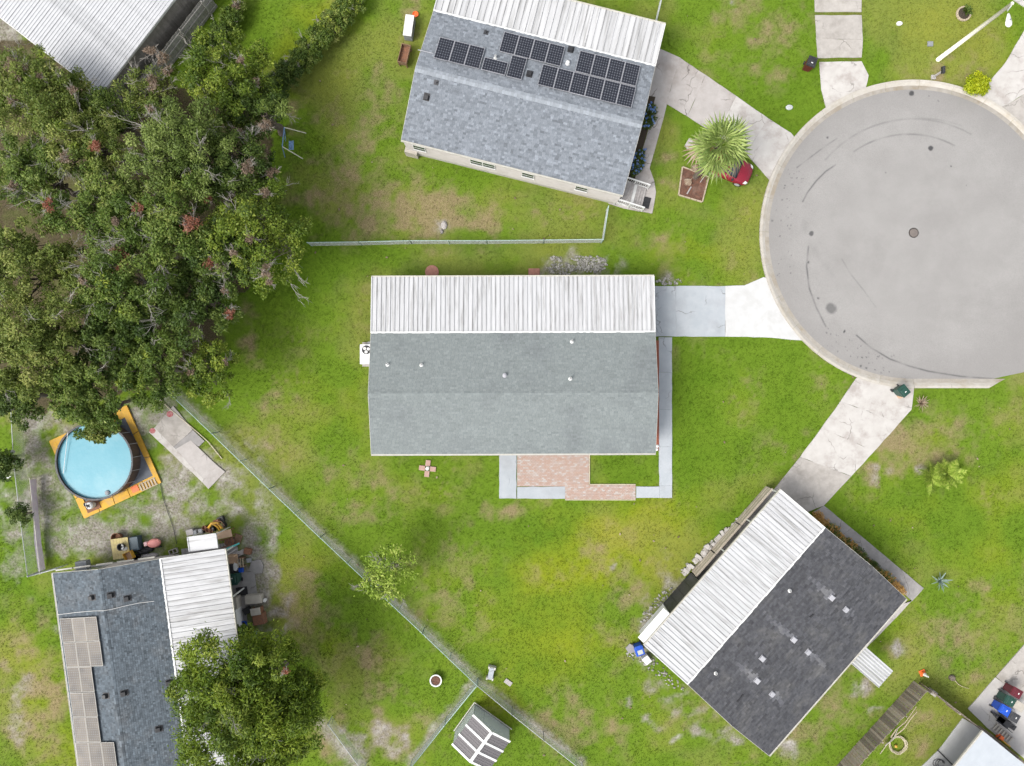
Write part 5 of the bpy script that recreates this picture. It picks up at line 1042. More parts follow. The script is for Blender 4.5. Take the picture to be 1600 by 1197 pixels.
b = MB(); b.lathe([(.22,.15),(.25,.3),(.25,.6),(.18,.68),(0,.7)], (.08,.02,0), 18); b.build('filter_tank', M['white'], root, False, smooth=False)
b = MB(); b.tube([(-.3,-.05,.3),(-.02,-.05,.3)], .12, n=12); b.tube([(.08,.02,.7),(.08,.02,.8),(-.12,.12,.78),(-.25,.3,.5)], .05, n=8); b.box((.05,.0,.73),(.26,.06,.05), .6); b.box((.05,.0,.73),(.26,.06,.05), -.9); b.build('motor', M['black'], root, False)
b = MB(); b.lathe([(.12,.15),(.12,.42),(0,.45)], (-.28,.2,0), 12); b.build('strainer', M['white'], root, False)
b = MB(); pts = [P(a, c, .05) for a, c in ((250,752),(254,775),(262,800),(271,825),(276,850))]; b.tube(pts, .02, n=5); tag(b.build('hose', M['black']), 'thin dark hose running from the pool corner towards the white canopy', 'hose')
# ------------------------------------------------------------------ street furniture and small things at the top
base = P(1466,93,0); top = P(1579,5,7.4); root = thing('street_lamp', 'tall pale street lamp with a white head at the top right', 'street lamp', base)
b = MB(); b.tube([base-Vector((0,0,.2)), Vector((base.x, base.y, 7.4))], .16, .11, 14); b.build('pole', M['polewhite'], root, smooth=True)
tp = Vector((base.x, base.y, 7.3)); hd = P(1576,32,7.6)
b = MB(); hd0 = P(1574,17,7.5); b.tube([tp, tp.lerp(hd0, .5)+Vector((0,0,.15)), hd0], .035, n=8); b.build('arm', M['white'], root, smooth=True)
b = MB(); dv = (hd-hd0); dv.z = 0; an = math.atan2(dv.y, dv.x); T = Matrix.Translation(hd) @ Matrix.Rotation(an, 4, 'Z')
prof = [(-.42,.06),(-.3,.1),(-.1,.15),(.12,.2),(.28,.19),(.37,.1),(.4,.03)]; n = 14; vs = []
for x, r in prof: vs += [T @ Vector((x, r*math.cos(2*math.pi*j/n), .55*r*math.sin(2*math.pi*j/n))) for j in range(n)]
b.add(vs, [(i*n+j, i*n+(j+1)%n, (i+1)*n+(j+1)%n, (i+1)*n+j) for i in range(len(prof)-1) for j in range(n)]+[tuple(range(n-1, -1, -1)), tuple(range((len(prof)-1)*n, len(prof)*n))]); head = b.build('lamp_head', M['white'], root, smooth=True)
b = MB(); q = hd+Vector((.02,0,.11)); b.lathe([(.04,0),(.04,.06),(0,.08)], q, 8); b.build('light_sensor', M['grey'], head)
q = P(1505,22,0); root = thing('tree_ring', 'round tan stone ring filled with dark mulch near the street lamp', 'tree ring', q); b = MB(); b.lathe([(0,.08),(.38,.07),(.42,-.02)], q, 20); b.build('mulch', M['soil'], root)
st = MB(); st.box((0,0,.06),(.2,.13,.14), taper=.85)
for i in range(16):
    a = 2*math.pi*i/16; Mx = Matrix.Rotation(a, 4, 'Z') @ Matrix.Translation((.46,0,0)) @ Matrix.Rotation(math.pi/2, 4, 'Z')
    if i == 0: o = st.build('stone', M['palewood'], root, False, bevel=.02); o.matrix_local = Mx
    else: put(o, root, Mx)
NOGRASS.append([(q.x+.42*math.cos(k*.5), q.y+.42*math.sin(k*.5)) for k in range(12)])
def simple(name, label, cat, m, fn, group=None, bevel=0, smooth=False):
    b = MB(); fn(b); o = b.build(name, m, bevel=bevel, smooth=smooth); tag(o, label, cat, group); return o
def utility(px, py, label, m, r):
    q = P(px, py, 0); simple('utility_cover', label, 'utility cover', m, lambda b: (b.lathe([(r,-.02),(r,.06),(r*.8,.09),(0,.1)], q, 16, sx=1.25, sy=.9), b.box(q+Vector((r*.5,0,.1)), (r*.3,r*.2,.03))))
utility(1405,37,'pale oval utility cover in the grass right of the cracked driveway',M['white'],.17)
utility(1233,168,'pale green oval utility cover in the grass above the pinkish driveway',M['galv'],.2)
q = P(1453,69,0); simple('meter_box', 'square grey meter lid set in the grass left of the street lamp pole', 'meter box', M['grey'], lambda b: (b.box(q+Vector((0,0,.03)), (.38,.34,.08)), b.box(q+Vector((0,0,.075)), (.3,.26,.02))))
q = P(1458,121,0); root = thing('mailbox', 'leaning grey post with a small dark box beside the kerb below the street lamp', 'post box', q)
b = MB(); b.box((0,0,.5),(.1,.1,1.1), M=Matrix.Rotation(.1, 4, 'Y')); b.box((0,0,.03),(.3,.3,.1)); b.build('post', M['greywood'], root, False)
b = MB(); b.box((.02,.02,1.12),(.2,.46,.16)); b.tube([(.02,-.2,1.2),(.02,.24,1.2)], .1, n=12); b.build('box', M['black'], root, False)
def bin_(px, py, rz, body, lid, label, z=1.05, s=1.0, group='wheeled rubbish bins', liddeg=0):
    q = P(px, py, z*s); root = thing('wheelie_bin', label, 'bin', (q.x, q.y, 0), rz, group)
    b = MB(); vs = []
    for zz, w, d in ((.06,.46,.5),(.92,.58,.66),(.98,.6,.68)): vs += [(-w/2*s,-d/2*s,zz*s),(w/2*s,-d/2*s,zz*s),(w/2*s,d/2*s,zz*s),(-w/2*s,d/2*s,zz*s)]
    b.add(vs, [(3,2,1,0)]+[(i*4+j, i*4+(j+1)%4, i*4+4+(j+1)%4, i*4+4+j) for i in range(2) for j in range(4)]+[(8,9,10,11)]); b.build('body', body, root, False, bevel=.02)
    l = MB(); l.box((0,.0,1.02*s),(.62*s,.72*s,.05*s)); l.box((0,-.02,1.06*s),(.46*s,.5*s,.05*s), taper=.8); l.box((.02*s,-.1*s,1.092*s),(.12*s,.07*s,.006*s), m=1); l.build('lid', [lid, M['white']], root, False, bevel=.015)  # small white plate on the lid stands in for a highlight
    l = MB(); l.tube([(-.28*s,.37*s,.98*s),(.28*s,.37*s,.98*s)], .022, n=8); l.build('handle', body, root, False)
    for sx in (-1, 1): w = MB(); w.tube([(sx*.25*s,.25*s,.12*s),(sx*.31*s,.25*s,.12*s)], .12*s, n=14); w.build('wheel', M['black'], root, False)
    return root
bin_(1269,96,math.radians(-20),M['maroon'],M['black'],'black lidded wheelie bin with a maroon body beside the cracked driveway')
bin_(1413,611,math.radians(40),M['greenpl'],M['greenpl'],'dark green wheelie bin standing at the mouth of the worn pale driveway')
q = P(1406,617,0); simple('cardboard_box', 'flattened tan cardboard box leaning below the dark green driveway bin', 'box', M['tan'], lambda b: (b.box(q+Vector((0,0,.2)), (.5,.3,.4), .5), b.box(q+Vector((-.2,.15,.42)), (.3,.22,.02), .5)))
# ---- palm bed and red car
bedp = [(1066,261),(1107,277),(1097,316),(1060,305)]
pp = [P(*q, 0) for q in bedp]; c = sum(pp, Vector())/4; root = thing('mulch_bed', 'square red-brown mulch bed with a pale border under the fan palm', 'garden bed', c); NOGRASS.append(poly(bedp))
b = MB(); b.prism([tuple(q.xy) for q in pp], -.05, .06); b.build('mulch', M['mulch'], root)
for i in range(4):
    a, e = pp[i], pp[(i+1) % 4]; n = 4
    for k in range(n): b = MB(); d = (e-a)/n; b.bar(a+d*k+d*.02+Vector((0,0,.05)), a+d*(k+1)-d*.02+Vector((0,0,.05)), .09, .14); b.build('edging', M['palewood'], root, bevel=.012)
b = MB(); a = P(1094,285,.1); b.tube([a, a+Vector((.35,.5,.05))], .03, n=6); a = P(1080,292,.1); b.tube([a, a+Vector((-.3,-.5,.04))], .05, n=6); tag(b.build('dead_frond', M['greywood']), 'grey dead palm stalks lying on the red-brown mulch bed', 'palm stalks')
for i, (fa, fc, fr, lab_) in enumerate(((1088,268,2.2,'grey dry frond lying across the upper corner of the mulch bed'),(1078,282,-2.4,'dry tan frond lying on the left part of the mulch bed'))):
    q = P(fa, fc, 0); o = frond_fan(1.0, 12, .05, .7).build('fallen_frond', LM['palmdead']); tag(o, lab_, 'palm frond'); o.location = (q.x, q.y, .12); o.rotation_euler = (0, .1, fr)
q = P(1128,281,0); o = frond_fan(1.3, 14, .1, .5).build('fallen_frond', LM['palmdead']); tag(o, 'tan dried frond hanging to the grass left of the red car', 'palm frond'); o.location = (q.x, q.y+.6, .55); o.rotation_euler = (0, .5, -1.6)
q = P(1077,226,0); simple('stone_slab', 'pinkish flat stone peeking out left of the palm crown', 'stone', M['concpink'], lambda b: b.prism([(q.x-.35,q.y-.1),(q.x-.1,q.y-.4),(q.x+.4,q.y-.2),(q.x+.35,q.y+.35),(q.x-.05,q.y+.4)], 0, .12))
# car, nose towards the cul-de-sac
cp = P(1171,275,.6); an = math.radians(-23); Lc, Wc = 3.2, 1.55
root = thing('parked_car', 'small red car parked under the fan palm with its nose towards the cul-de-sac', 'car', (cp.x-math.cos(an)*Lc/2, cp.y-math.sin(an)*Lc/2, 0), an)
def loft(b, secs, m=0):
    n = len(secs[0]); vs = [q for s in secs for q in s]; b.add(vs, [(i*n+j, i*n+(j+1)%n, (i+1)*n+(j+1)%n, (i+1)*n+j) for i in range(len(secs)-1) for j in range(n)]+[tuple(range(n-1, -1, -1)), tuple(range((len(secs)-1)*n, len(secs)*n))], m)
def sec(x, w, z0, z1, r=.14): 
    h = w/2; return [(x,-h+.08,z0),(x,h-.08,z0),(x,h,z0+.15),(x,h,z1-r),(x,h-r*1.1,z1),(x,0,z1+.03),(x,-h+r*1.1,z1),(x,-h,z1-r),(x,-h,z0+.15)]
b = MB(); loft(b, [sec(-1.74,1.2,.42,.78),sec(-1.66,1.46,.3,.9),(sec(-1.2,1.6,.22,.93)),sec(.5,1.6,.2,.93),sec(.95,1.6,.22,.9),sec(1.35,1.52,.24,.8),sec(1.58,1.3,.28,.7),sec(1.7,.92,.34,.58)]); b.build('body', M['carred'], root, False, smooth=True)
b = MB(); loft(b, [sec(-1.55,1.2,.85,.95,.05),sec(-1.15,1.22,.85,1.4),sec(-.3,1.24,.85,1.46),sec(.05,1.2,.85,1.42),sec(.75,1.3,.85,.95,.05)]); b.build('windows', M['glass'], root, False, smooth=True)
b = MB(); loft(b, [sec(-1.1,1.1,1.38,1.44,.02),sec(-.4,1.14,1.44,1.5,.02),sec(.05,1.06,1.4,1.455,.02)]); b.build('car_roof', M['carred'], root, False, smooth=True)
for s in (-1, 1):
    b = MB(); b.add([(1.3,s*.72,.72),(1.52,s*.66,.66),(1.6,s*.5,.64),(1.4,s*.5,.77),(1.35,s*.68,.58),(1.58,s*.6,.52),(1.66,s*.46,.5)], [(0,1,2,3),(0,4,5,1),(1,5,6,2)]); b.v = [(x+.03, y*1.02, z+.03) for x, y, z in b.v]; b.build('headlight', M['white'], root, False)
    for x in (-1.1, 1.08):
        w = MB(); w.tube([(x,s*.6,.3),(x,s*.79,.3)], .3, n=18); o = w.build('wheel', M['black'], root, False); w = MB(); w.tube([(x,s*.785,.3),(x,s*.805,.3)], .19, n=14); w.build('rim', M['alu'], o, False)
    b = MB(); b.box((.55,s*.84,.95),(.12,.16,.11)); b.build('mirror', M['black'], root, False, bevel=.02)
b = MB(); b.box((1.68,0,.4),(.06,.8,.1)); b.box((1.7,0,.56),(.03,.5,.05)); b.build('bumper_grille', M['black'], root, False)
# ---- porch of the solar panel house
R = B.root; pq = [B.inv @ P(a, c, .5) for a, c in ((980,284),(1008,296),(1003,327),(968,314))]
px0, px1 = B.L/2-.25, max(q.x for q in pq); py0, py1 = min(q.y for q in pq), max(q.y for q in pq)
porch = thing('porch_steps', 'white railed wooden porch ramp at the right end of the solar panel house', 'porch', B.inv.inverted() @ Vector(((px0+px1)/2, (py0+py1)/2, 0)), B.root.rotation_euler.z)
OB = INV[porch.name] @ B.inv.inverted()
def pbuild(b, name, m): b.v = [OB @ Vector(q) for q in b.v]; return b.build(name, m, porch, False)
n = 11; w = (px1-px0)/n
for i in range(n): b = MB(); z = .55-max(0, i-5)*.08; b.box((px0+(i+.5)*w, (py0+py1)/2, z), (w-.015, py1-py0, .04)); pbuild(b, 'plank', M['greywood'])
b = MB(); b.box(((px0+px1)/2-.3, (py0+py1)/2, .25), (px1-px0-.8, py1-py0-.1, .5)); pbuild(b, 'frame', M['white'])
for y in (py0, py1):
    b = MB(); x1 = px1+.1; b.bar((px0,y,1.5),(x1,y,1.05), .09, .05); b.bar((px0,y,.7),(x1,y,.25), .05, .05); pbuild(b, 'hand_rail', M['white'])
    for k in range(3): b = MB(); x = px0+.05+(x1-px0-.1)*k/2; z = 1.5-.45*k/2; b.box((x,y,z/2), (.09,.09,z)); pbuild(b, 'railing_post', M['white'])
    b = MB()
    for k in range(13): x = px0+.12+(x1-px0-.24)*k/12; z = 1.5-.45*k/12; b.bar((x,y,z-.78),(x,y,z-.03), .03, .03)
    o = pbuild(b, 'balusters', M['white']); o['kind'] = 'stuff'
q = P(1010,317,0); simple('door_mat', 'black door mat at the foot of the white railed porch ramp', 'mat', M['black'], lambda b: b.box(q+Vector((0,0,.055)), (.48,.78,.03), math.radians(-14)))
bp = [(1012,150),(1024,152),(991,284),(979,284)]; b = MB(); b.prism([tuple(q) for q in edge_rough(poly(bp), 0, .03)], -.05, .06); o = b.build('flower_bed', M['soil']); struct(o); NOGRASS.append(poly(bp))
bp = [(1024,532),(1029.3,532),(1029.3,704),(1024,704)]; b = MB(); b.prism([tuple(q) for q in edge_rough(poly(bp), 0, .03)], -.05, .07); o = b.build('red_mulch_bed', M['mulchred']); struct(o); NOGRASS.append(poly(bp))
bp = [(1273,801),(1284,806),(1412,921),(1404,932)]; b = MB(); b.prism([tuple(q) for q in edge_rough(poly(bp), 0, .03)], -.05, .06); o = b.build('straw_bed', mat('straw_mulch', (.36,.22,.1), (.22,.14,.06), 16, .95, bump=.6)); struct(o); NOGRASS.append(poly(bp))
for a, c, l_ in ((1026,702,'lower'),(1027,697,'upper')): q = P(a, c, 0); o = simple('stone', l_+' of two white stones at the bottom end of the red mulch strip', 'stone', M['white'], lambda b: b.lathe([(.1,-.02),(.12,.08),(.06,.16),(0,.17)], q, 7), group='white stones by the red mulch strip')
# ---- lawn things at the top left
q = P(638.5,40,.8); root = thing('white_chest', 'long white lidded chest standing on the lawn left of the solar panel house', 'chest', (q.x, q.y, 0), math.radians(-8))
b = MB(); b.box((0,0,.42),(.58,1.42,.74)); b.build('body', M['grey'], root, False, bevel=.02); b = MB(); b.box((0,0,.83),(.6,1.46,.08)); b.build('lid', M['white'], root, False, bevel=.02); b = MB(); b.box((.31,0,.7),(.04,.3,.05)); b.build('handle', M['dark'], root, False)
for sx in (-1, 1):
    for sy in (-1, 1): b = MB(); b.box((sx*.22,sy*.6,.03),(.07,.07,.08)); b.build('foot', M['dark'], root, False)
q = P(631.5,84,.7); root = thing('planter_trough', 'empty brown wooden trough on legs standing on the lawn below the white chest', 'planter', (q.x, q.y, 0), math.radians(-14))
for k, (c, d) in enumerate((((-.3,0,.62),(.04,1.3,.32)),((.3,0,.62),(.04,1.3,.32)),((0,.63,.62),(.56,.04,.32)),((0,-.63,.62),(.56,.04,.32)))): b = MB(); b.box(c, d); b.build('side_board', M['timber'], root, False)
b = MB(); b.box((0,0,.49),(.56,1.22,.04)); b.build('bottom', M['rust'], root, False)
for sx in (-1, 1):
    for sy in (-1, 1): b = MB(); b.box((sx*.27,sy*.6,.35),(.07,.07,.72)); b.build('leg', M['timber'], root, False)
b = MB(); b.box((0,.0,.25),(.5,1.2,.03)); b.build('shelf', M['timber'], root, False)
ta, tb = P(444,199,2.3), P(441,229,2.3); ba, bb = P(478,208,0), P(473,248,0); c = (ba+bb)/2
root = thing('swing_frame', 'white and blue metal swing frame on the lawn beside the grove', 'swing frame', c)
b = MB(); b.tube([ta, tb], .035, n=8); b.build('top_bar', M['bluemetal'], root)
for t, g, sgn in ((ta, ba, 1), (tb, bb, 1)):
    b = MB(); b.tube([t, g], .032, n=8); b.build('leg', M['polewhite'], root); g2 = g.copy(); g2.x = t.x-(g.x-t.x)*.8; g2.y = t.y-(g.y-t.y)*.3; b = MB(); b.tube([t, g2], .032, n=8); b.build('leg', M['bluemetal'], root)
sx_ = ta.lerp(tb, .35); s2 = ta.lerp(tb, .7)
b = MB(); b.tube([sx_, sx_+Vector((.05,0,-1.6))], .012, n=5); b.tube([s2, s2+Vector((.05,0,-1.6))], .012, n=5); b.build('swing_rope', M['dark'], root)
b = MB(); mdl = (sx_+s2)/2+Vector((.05,0,-1.6)); b.box(mdl, (.32,.6,.06)); b.tube([mdl+Vector((.14,-.3,.05)), mdl+Vector((.16,0,.35)), mdl+Vector((.14,.3,.05))], .04, n=6); b.build('seat', M['bluemetal'], root)
# ---- around the middle house
q = P(571,553,1.0); root = thing('air_conditioner', 'pale boxy air conditioner with a black fan at the left end of the middle house', 'air conditioner', (q.x+.05, q.y, 0))
b = MB(); b.box((0.05,0,.06),(1.0,1.7,.14)); b.build('pad', M['conc'], root, False); b = MB(); b.box((0,-.02,.58),(.86,1.36,.9)); b.build('casing', mat('ac_casing', (.66,.67,.68), (.6,.61,.62), 3, .5), root, False, bevel=.02)
b = MB(); b.lathe([(.31,1.035),(.31,1.05),(0,1.05)], (.02,.28,0), 24); o = b.build('fan_opening', M['black'], root, False)
for k in range(3):
    a = k*2.1+.4; f = MB(); f.lathe([(.11,1.056),(0,1.06)], (.02+.15*math.cos(a), .28+.15*math.sin(a), 0), 10, sx=1); f.build('fan_blade', M['white'], o, False)
b = MB(); b.box((.35,.72,.5),(.55,.25,.8)); b.build('duct', M['grey'], root, False); b = MB(); b.box((.3,-.78,.3),(.4,.2,.5)); b.build('service_box', M['conc'], root, False)
q = P(675,425,0); simple('round_stone', 'round red stepping stone above the white carport roof', 'stepping stone', M['redpaver'], lambda b: b.lathe([(.48,-.03),(.48,.05),(.46,.06),(0,.065)], q, 22))
q = P(834.5,425,0); simple('square_stone', 'square pinkish stepping stone with rounded corners above the white carport roof', 'stepping stone', M['redpaver'], lambda b: b.box(q+Vector((0,0,.02)), (.8,.5,.09)), bevel=.1)
q = P(668,732,0); root = thing('paver_cross', 'cross of four pink pavers around a small pale pipe cap on the lawn', 'paver cross', q, math.radians(-6))
for i in range(4):
    Mx = Matrix.Rotation(i*math.pi/2, 4, 'Z')
    if i == 0: b = MB(); b.box((.38,0,.03),(.42,.34,.08)); o = b.build('paver', M['pinkpaver'], root, False, bevel=.01)
    else: put(o, root, Mx)
b = MB(); b.lathe([(.13,0),(.13,.16),(.09,.2),(0,.2)], (0,0,0), 12); b.box((.02,.1,.1),(.2,.08,.14)); b.build('pipe_cap', M['white'], root, False)
# gravel by the carport
rng = np.random.default_rng(5); gb = MB()
for cx, cy, rx, ry, n in ((880,420,26,9,130),(925,413,24,13,230),(870,405,10,5,25),(905,404,12,5,30),(1046,440,20,5,40),(1420,1240,1,1,0)):
    for i in range(n):
        a = rng.uniform(0, 6.28); r = math.sqrt(rng.random()); q = P(cx+rx*r*math.cos(a), cy+ry*r*math.sin(a), 0); s = rng.uniform(.03, .11)
        gb.lathe([(s,-.02),(s*.8,s*.45),(0,s*.6)], q, 5, t=float(rng.random()), sx=rng.uniform(.7, 1.3))
gb.build('gravel_patch', M['gravel'], kind='stuff')
# ---- lower middle
q = P(681,1063,.3); root = thing('round_planter', 'round white rimmed planter full of brown mulch on the lower lawn', 'planter', (q.x, q.y, 0)); b = MB(); b.lathe([(.3,0),(.41,.36),(.43,.36),(.43,.4),(.35,.4),(.33,.3)], (0,0,0), 24); b.build('pot', M['white'], root, False)
b = MB(); b.lathe([(.34,.3),(.2,.34),(0,.33)], (0,0,0), 16); b.build('soil', M['mulch'], root, False)
q = P(767,1053,.4); root = thing('garden_bench', 'small pale bench with a blue-grey slab seat next to the fence corner', 'bench', (q.x, q.y, 0), math.radians(-12))
b = MB(); b.box((0,.02,.42),(.36,.8,.06)); b.build('seat', M['painted'], root, False, bevel=.01)
for y in (-.36, .4): b = MB(); b.box((0,y,.2),(.54,.13,.4)); b.box((-.2,y,.42),(.1,.17,.1)); b.box((.2,y,.42),(.1,.17,.1)); b.build('leg', M['gutter'], root, False, bevel=.015)
q = P(794,1066,0); simple('paving_slab', 'pinkish paving slab lying on the grass right of the pale bench', 'paving slab', M['concpink'], lambda b: b.box(q+Vector((0,0,.03)), (.55,.32,.07), math.radians(-36)), bevel=.01)
for i, (a, c, r, lab) in enumerate(((694,352,.3,'pale broken rock on the dry grass under the solar panel house'),(690,362,.16,'smaller pale rock below the broken rock on the dry grass'))):
    q = P(a, c, 0); simple('rock', lab, 'rock', M['concpink'], lambda b: b.lathe([(r,-.05),(r*.9,.08),(r*.5,.16),(0,.17)], q, 7, sx=.8, sy=1.1))
# ------------------------------------------------------------------ yard clutter round the slate-blue house
def blk(name, label, cat, px, py, z0, w, d, h, m, deg=0, bevel=.012, group=None, taper=1.0):
    q = P(px, py, z0+h); return simple(name, label, cat, m, lambda b: b.box((q.x, q.y, z0+h/2), (w, d, h), math.radians(deg), taper=taper), group, bevel)
q = P(181,841,.4); simple('wicker_basket', 'round dark brown basket at the upper left of the yard junk', 'basket', M['rust'], lambda b: b.lathe([(.28,0),(.36,.42),(.33,.42),(.28,.1),(0,.1)], (q.x,q.y,0), 20))
q = P(188,857,.7); root = thing('work_table', 'yellowed wooden work table among the junk above the slate-blue roof', 'table', (q.x, q.y, 0), math.radians(8))
for k in range(6): b = MB(); b.box((-.5+k*.2,0,.68),(.19,1.42,.05)); b.build('table_plank', mat('yellowed_wood', (.5,.42,.18), (.38,.31,.16), 5, .8, c3=(.25,.2,.13), amt3=.5, scale3=3) if k == 0 else bpy.data.materials['yellowed_wood'], root, False)
for sx in (-1, 1):
    for sy in (-1, 1): b = MB(); b.box((sx*.5,sy*.62,.33),(.07,.07,.66)); b.build('leg', M['timber'], root, False)
q = P(188,855,1.0); simple('bucket', 'black bucket standing on the yellowed work table', 'bucket', M['black'], lambda b: b.lathe([(.2,.71),(.26,1.0),(.23,1.0),(.18,.75),(0,.75)], (q.x,q.y,0), 18))
q = P(193,858,.85); simple('white_rag', 'crumpled white cloth between the black bucket and the yellow crate', 'cloth', M['white'], lambda b: (b.lathe([(.2,.71),(.17,.82),(.06,.88),(0,.86)], (q.x,q.y,0), 7, sx=1.2, sy=.8), b.lathe([(.1,.71),(.08,.8),(0,.82)], (q.x-.1,q.y+.25,0), 6)))
q = P(200,869,1.0); root = thing('yellow_crate', 'tilted bright yellow open crate at the corner of the work table', 'crate', (q.x, q.y, .71), math.radians(25))
for c, d in (((-.28,0,.17),(.03,.55,.34)),((.28,0,.17),(.03,.55,.34)),((0,.27,.17),(.53,.03,.34)),((0,-.27,.17),(.53,.03,.34))): b = MB(); b.box(c, d); b.build('side', M['yellow'], root, False)
b = MB(); b.box((0,0,.03),(.53,.5,.03)); b.build('bottom', M['tan'], root, False)
blk('storage_box','dark blue-grey storage box right of the yellowed work table','box',208.5,850,0,.66,.95,.6,mat('slate_plastic',(.06,.09,.11),(.045,.07,.09),4,.5),8,.03)
q = P(221,862,.3); simple('plastic_sheet', 'crumpled black plastic sheet between the storage box and the pink tub', 'plastic sheet', M['black'], lambda b: [b.lathe([(r,0),(r*.8,h*.7),(r*.3,h),(0,h*.9)], (q.x+dx,q.y+dy,0), 7, sx=1.4, sy=.8) for dx, dy, r, h in ((0,0,.35,.35),(.35,.12,.3,.3),(-.3,.1,.25,.4))])
q = P(213,874,.25); simple('old_tyre', 'black car tyre lying against the wall below the black plastic sheet', 'tyre', M['black'], lambda b: b.lathe([(.2,.05),(.32,.0),(.36,.1),(.32,.2),(.2,.16),(.19,.1),(.2,.05)], (q.x,q.y,0), 22))
q = P(227,871,.3); simple('grey_cover', 'pale grey lumpy cover lying by the wall right of the tyre', 'cover', M['greywood'], lambda b: [b.lathe([(r,0),(r*.85,h*.7),(r*.4,h),(0,h)], (q.x+dx,q.y+dy,0), 9, sx=1.5, sy=.75) for dx, dy, r, h in ((0,0,.3,.3),(.42,.1,.24,.25))])
q = P(238,850,.5); root = thing('pink_toy', 'pink plastic ride-on toy with a rounded body lying beside the junk', 'toy', (q.x,q.y,0), math.radians(8))
b = MB(); b.lathe([(.3,.05),(.38,.2),(.34,.38),(.2,.48),(0,.5)], (0,0,0), 16, sx=1.25, sy=.85); b.build('body', M['pinkpl'], root, False, smooth=True); b = MB(); b.box((-.58,.02,.2),(.3,.34,.3),taper=.8); b.build('seat', mat('pale_pink_plastic',(.75,.5,.5),(.68,.42,.42),4,.5), root, False, bevel=.04)
for sx in (-1, 1): b = MB(); b.tube([(sx*.3,-.36,.13),(sx*.3,-.28,.13)], .13, n=12); b.build('wheel', M['black'], root, False)
b = MB(); b.tube([(.3,-.2,.35),(.45,0,.42),(.3,.25,.35)], .025, n=6); b.build('handle', M['pinkpl'], root, False)
q = P(270,862,.2); root = thing('concrete_block', 'grey hollow concrete block against the wall right of the pink toy', 'block', (q.x,q.y,0), .35)
b = MB()
for c, d in (((0,.09,.1),(.4,.03,.2)),((0,-.09,.1),(.4,.03,.2)),((-.185,0,.1),(.03,.15,.2)),((0,0,.1),(.03,.15,.2)),((.185,0,.1),(.03,.15,.2))): b.box(c, d)
b.v = [(x*1.5, y*1.6, z) for x, y, z in b.v]; b.build('block', M['conc'], root, False)
q = P(309,831,.3); root = thing('battery_case', 'pair of black boxes side by side above the white canopy', 'box', (q.x,q.y,0), .2)
for sx in (-1, 1): b = MB(); b.box((sx*.2,0,.17),(.37,.4,.34)); b.box((sx*.2,0,.355),(.26,.28,.03),m=1); b.build('case', [M['black'], M['grey']], root, False, bevel=.015)
q = P(334,820,.7); root = thing('yellow_tiller', 'old orange-yellow garden machine with a bent frame above the white canopy', 'garden machine', (q.x,q.y,0), .3)
b = MB(); b.tube([(-.5,-.1,.5),(-.1,.15,.7),(.25,.05,.6),(.3,-.4,.35)], .09, n=8); b.tube([(-.1,.15,.7),(.1,-.2,.5),(.1,-.5,.3)], .07, n=8); b.build('frame', M['yellow'], root, False)
b = MB(); b.box((.12,.1,.4),(.4,.35,.35)); b.build('engine', M['rust'], root, False, bevel=.03)
for sx in (-.35, .45): b = MB(); b.tube([(sx,-.25,.2),(sx+.12,-.25,.2)], .22, n=14); b.build('wheel', M['black'], root, False)
b = MB(); b.tube([(.25,.1,.6),(.55,.1,.75),(.75,-.3,.8)], .025, n=6); b.tube([(.25,-.1,.6),(.5,-.2,.75),(.7,-.5,.8)], .025, n=6); b.build('handle', M['rust'], root, False)
q = P(324,828,.4); simple('clay_pots', 'cluster of brown clay pots left of the yellow garden machine', 'pots', M['rust'], lambda b: [b.lathe([(r*.7,0),(r,.35),(r*.85,.35),(r*.7,.2),(0,.2)], (q.x+dx,q.y+dy,0), 12) for dx, dy, r in ((0,0,.2),(-.25,.12,.17),(.22,-.12,.15))])
q = P(350,835,.75); root = thing('side_table', 'reddish tan side table to the right of the white canopy', 'table', (q.x,q.y,0), math.radians(12)); b = MB(); b.box((0,0,.72),(1.05,.52,.05)); b.build('top', M['tan'], root, False, bevel=.01)
for sx in (-1, 1):
    for sy in (-1, 1): b = MB(); b.box((sx*.46,sy*.2,.35),(.05,.05,.7)); b.build('leg', M['rust'], root, False)
q = P(355,848,.4); root = thing('metal_rack', 'dark rusty metal rack heaped below the reddish side table', 'rack', (q.x,q.y,0), .25)
for y in (-.25,.25):
    for z in (.1,.4): b = MB(); b.tube([(-.5,y,z),(.5,y,z)], .025, n=6); b.build('rail', M['rust'], root, False)
for k in range(6): b = MB(); b.tube([(-.5+.2*k,-.25,.4),(-.5+.2*k,.25,.4)], .015, n=5); b.build('rung', M['dark'], root, False)
b = MB(); b.lathe([(.25,.1),(.3,.25),(.1,.33),(0,.33)], (.1,0,0), 9, sx=1.3); b.build('heap', M['rust'], root, False)
q0, q1 = P(347,861,1.1), P(374,849,.9); simple('teal_pole', 'long teal pole leaning out from the carport corner', 'pole', M['teal'], lambda b: b.tube([q0, q1], .06, n=8))
q2, q3 = P(349,871,1.3), P(369,858,1.0); simple('white_pole', 'white pole leaning next to the teal pole', 'pole', M['greywood'], lambda b: b.tube([q2, q3], .045, n=8))
q = P(361,876,.8); root = thing('tan_chair', 'tan cushioned chair beside the carport just below the white pole', 'chair', (q.x,q.y,0), .05); b = MB(); b.box((0,0,.45),(.66,.6,.14)); b.build('seat', M['tan'], root, False, bevel=.04); b = MB(); b.box((-.02,.32,.72),(.66,.12,.6)); b.build('backrest', M['tan'], root, False, bevel=.04)
for sx in (-1, 1):
    for sy in (-1, 1): b = MB(); b.box((sx*.28,sy*.24,.2),(.05,.05,.4)); b.build('leg', M['timber'], root, False)
q = P(375,880,.7); root = thing('folded_stand', 'small pale wooden stand with upright slats right of the tan chair', 'stand', (q.x,q.y,0), .08)
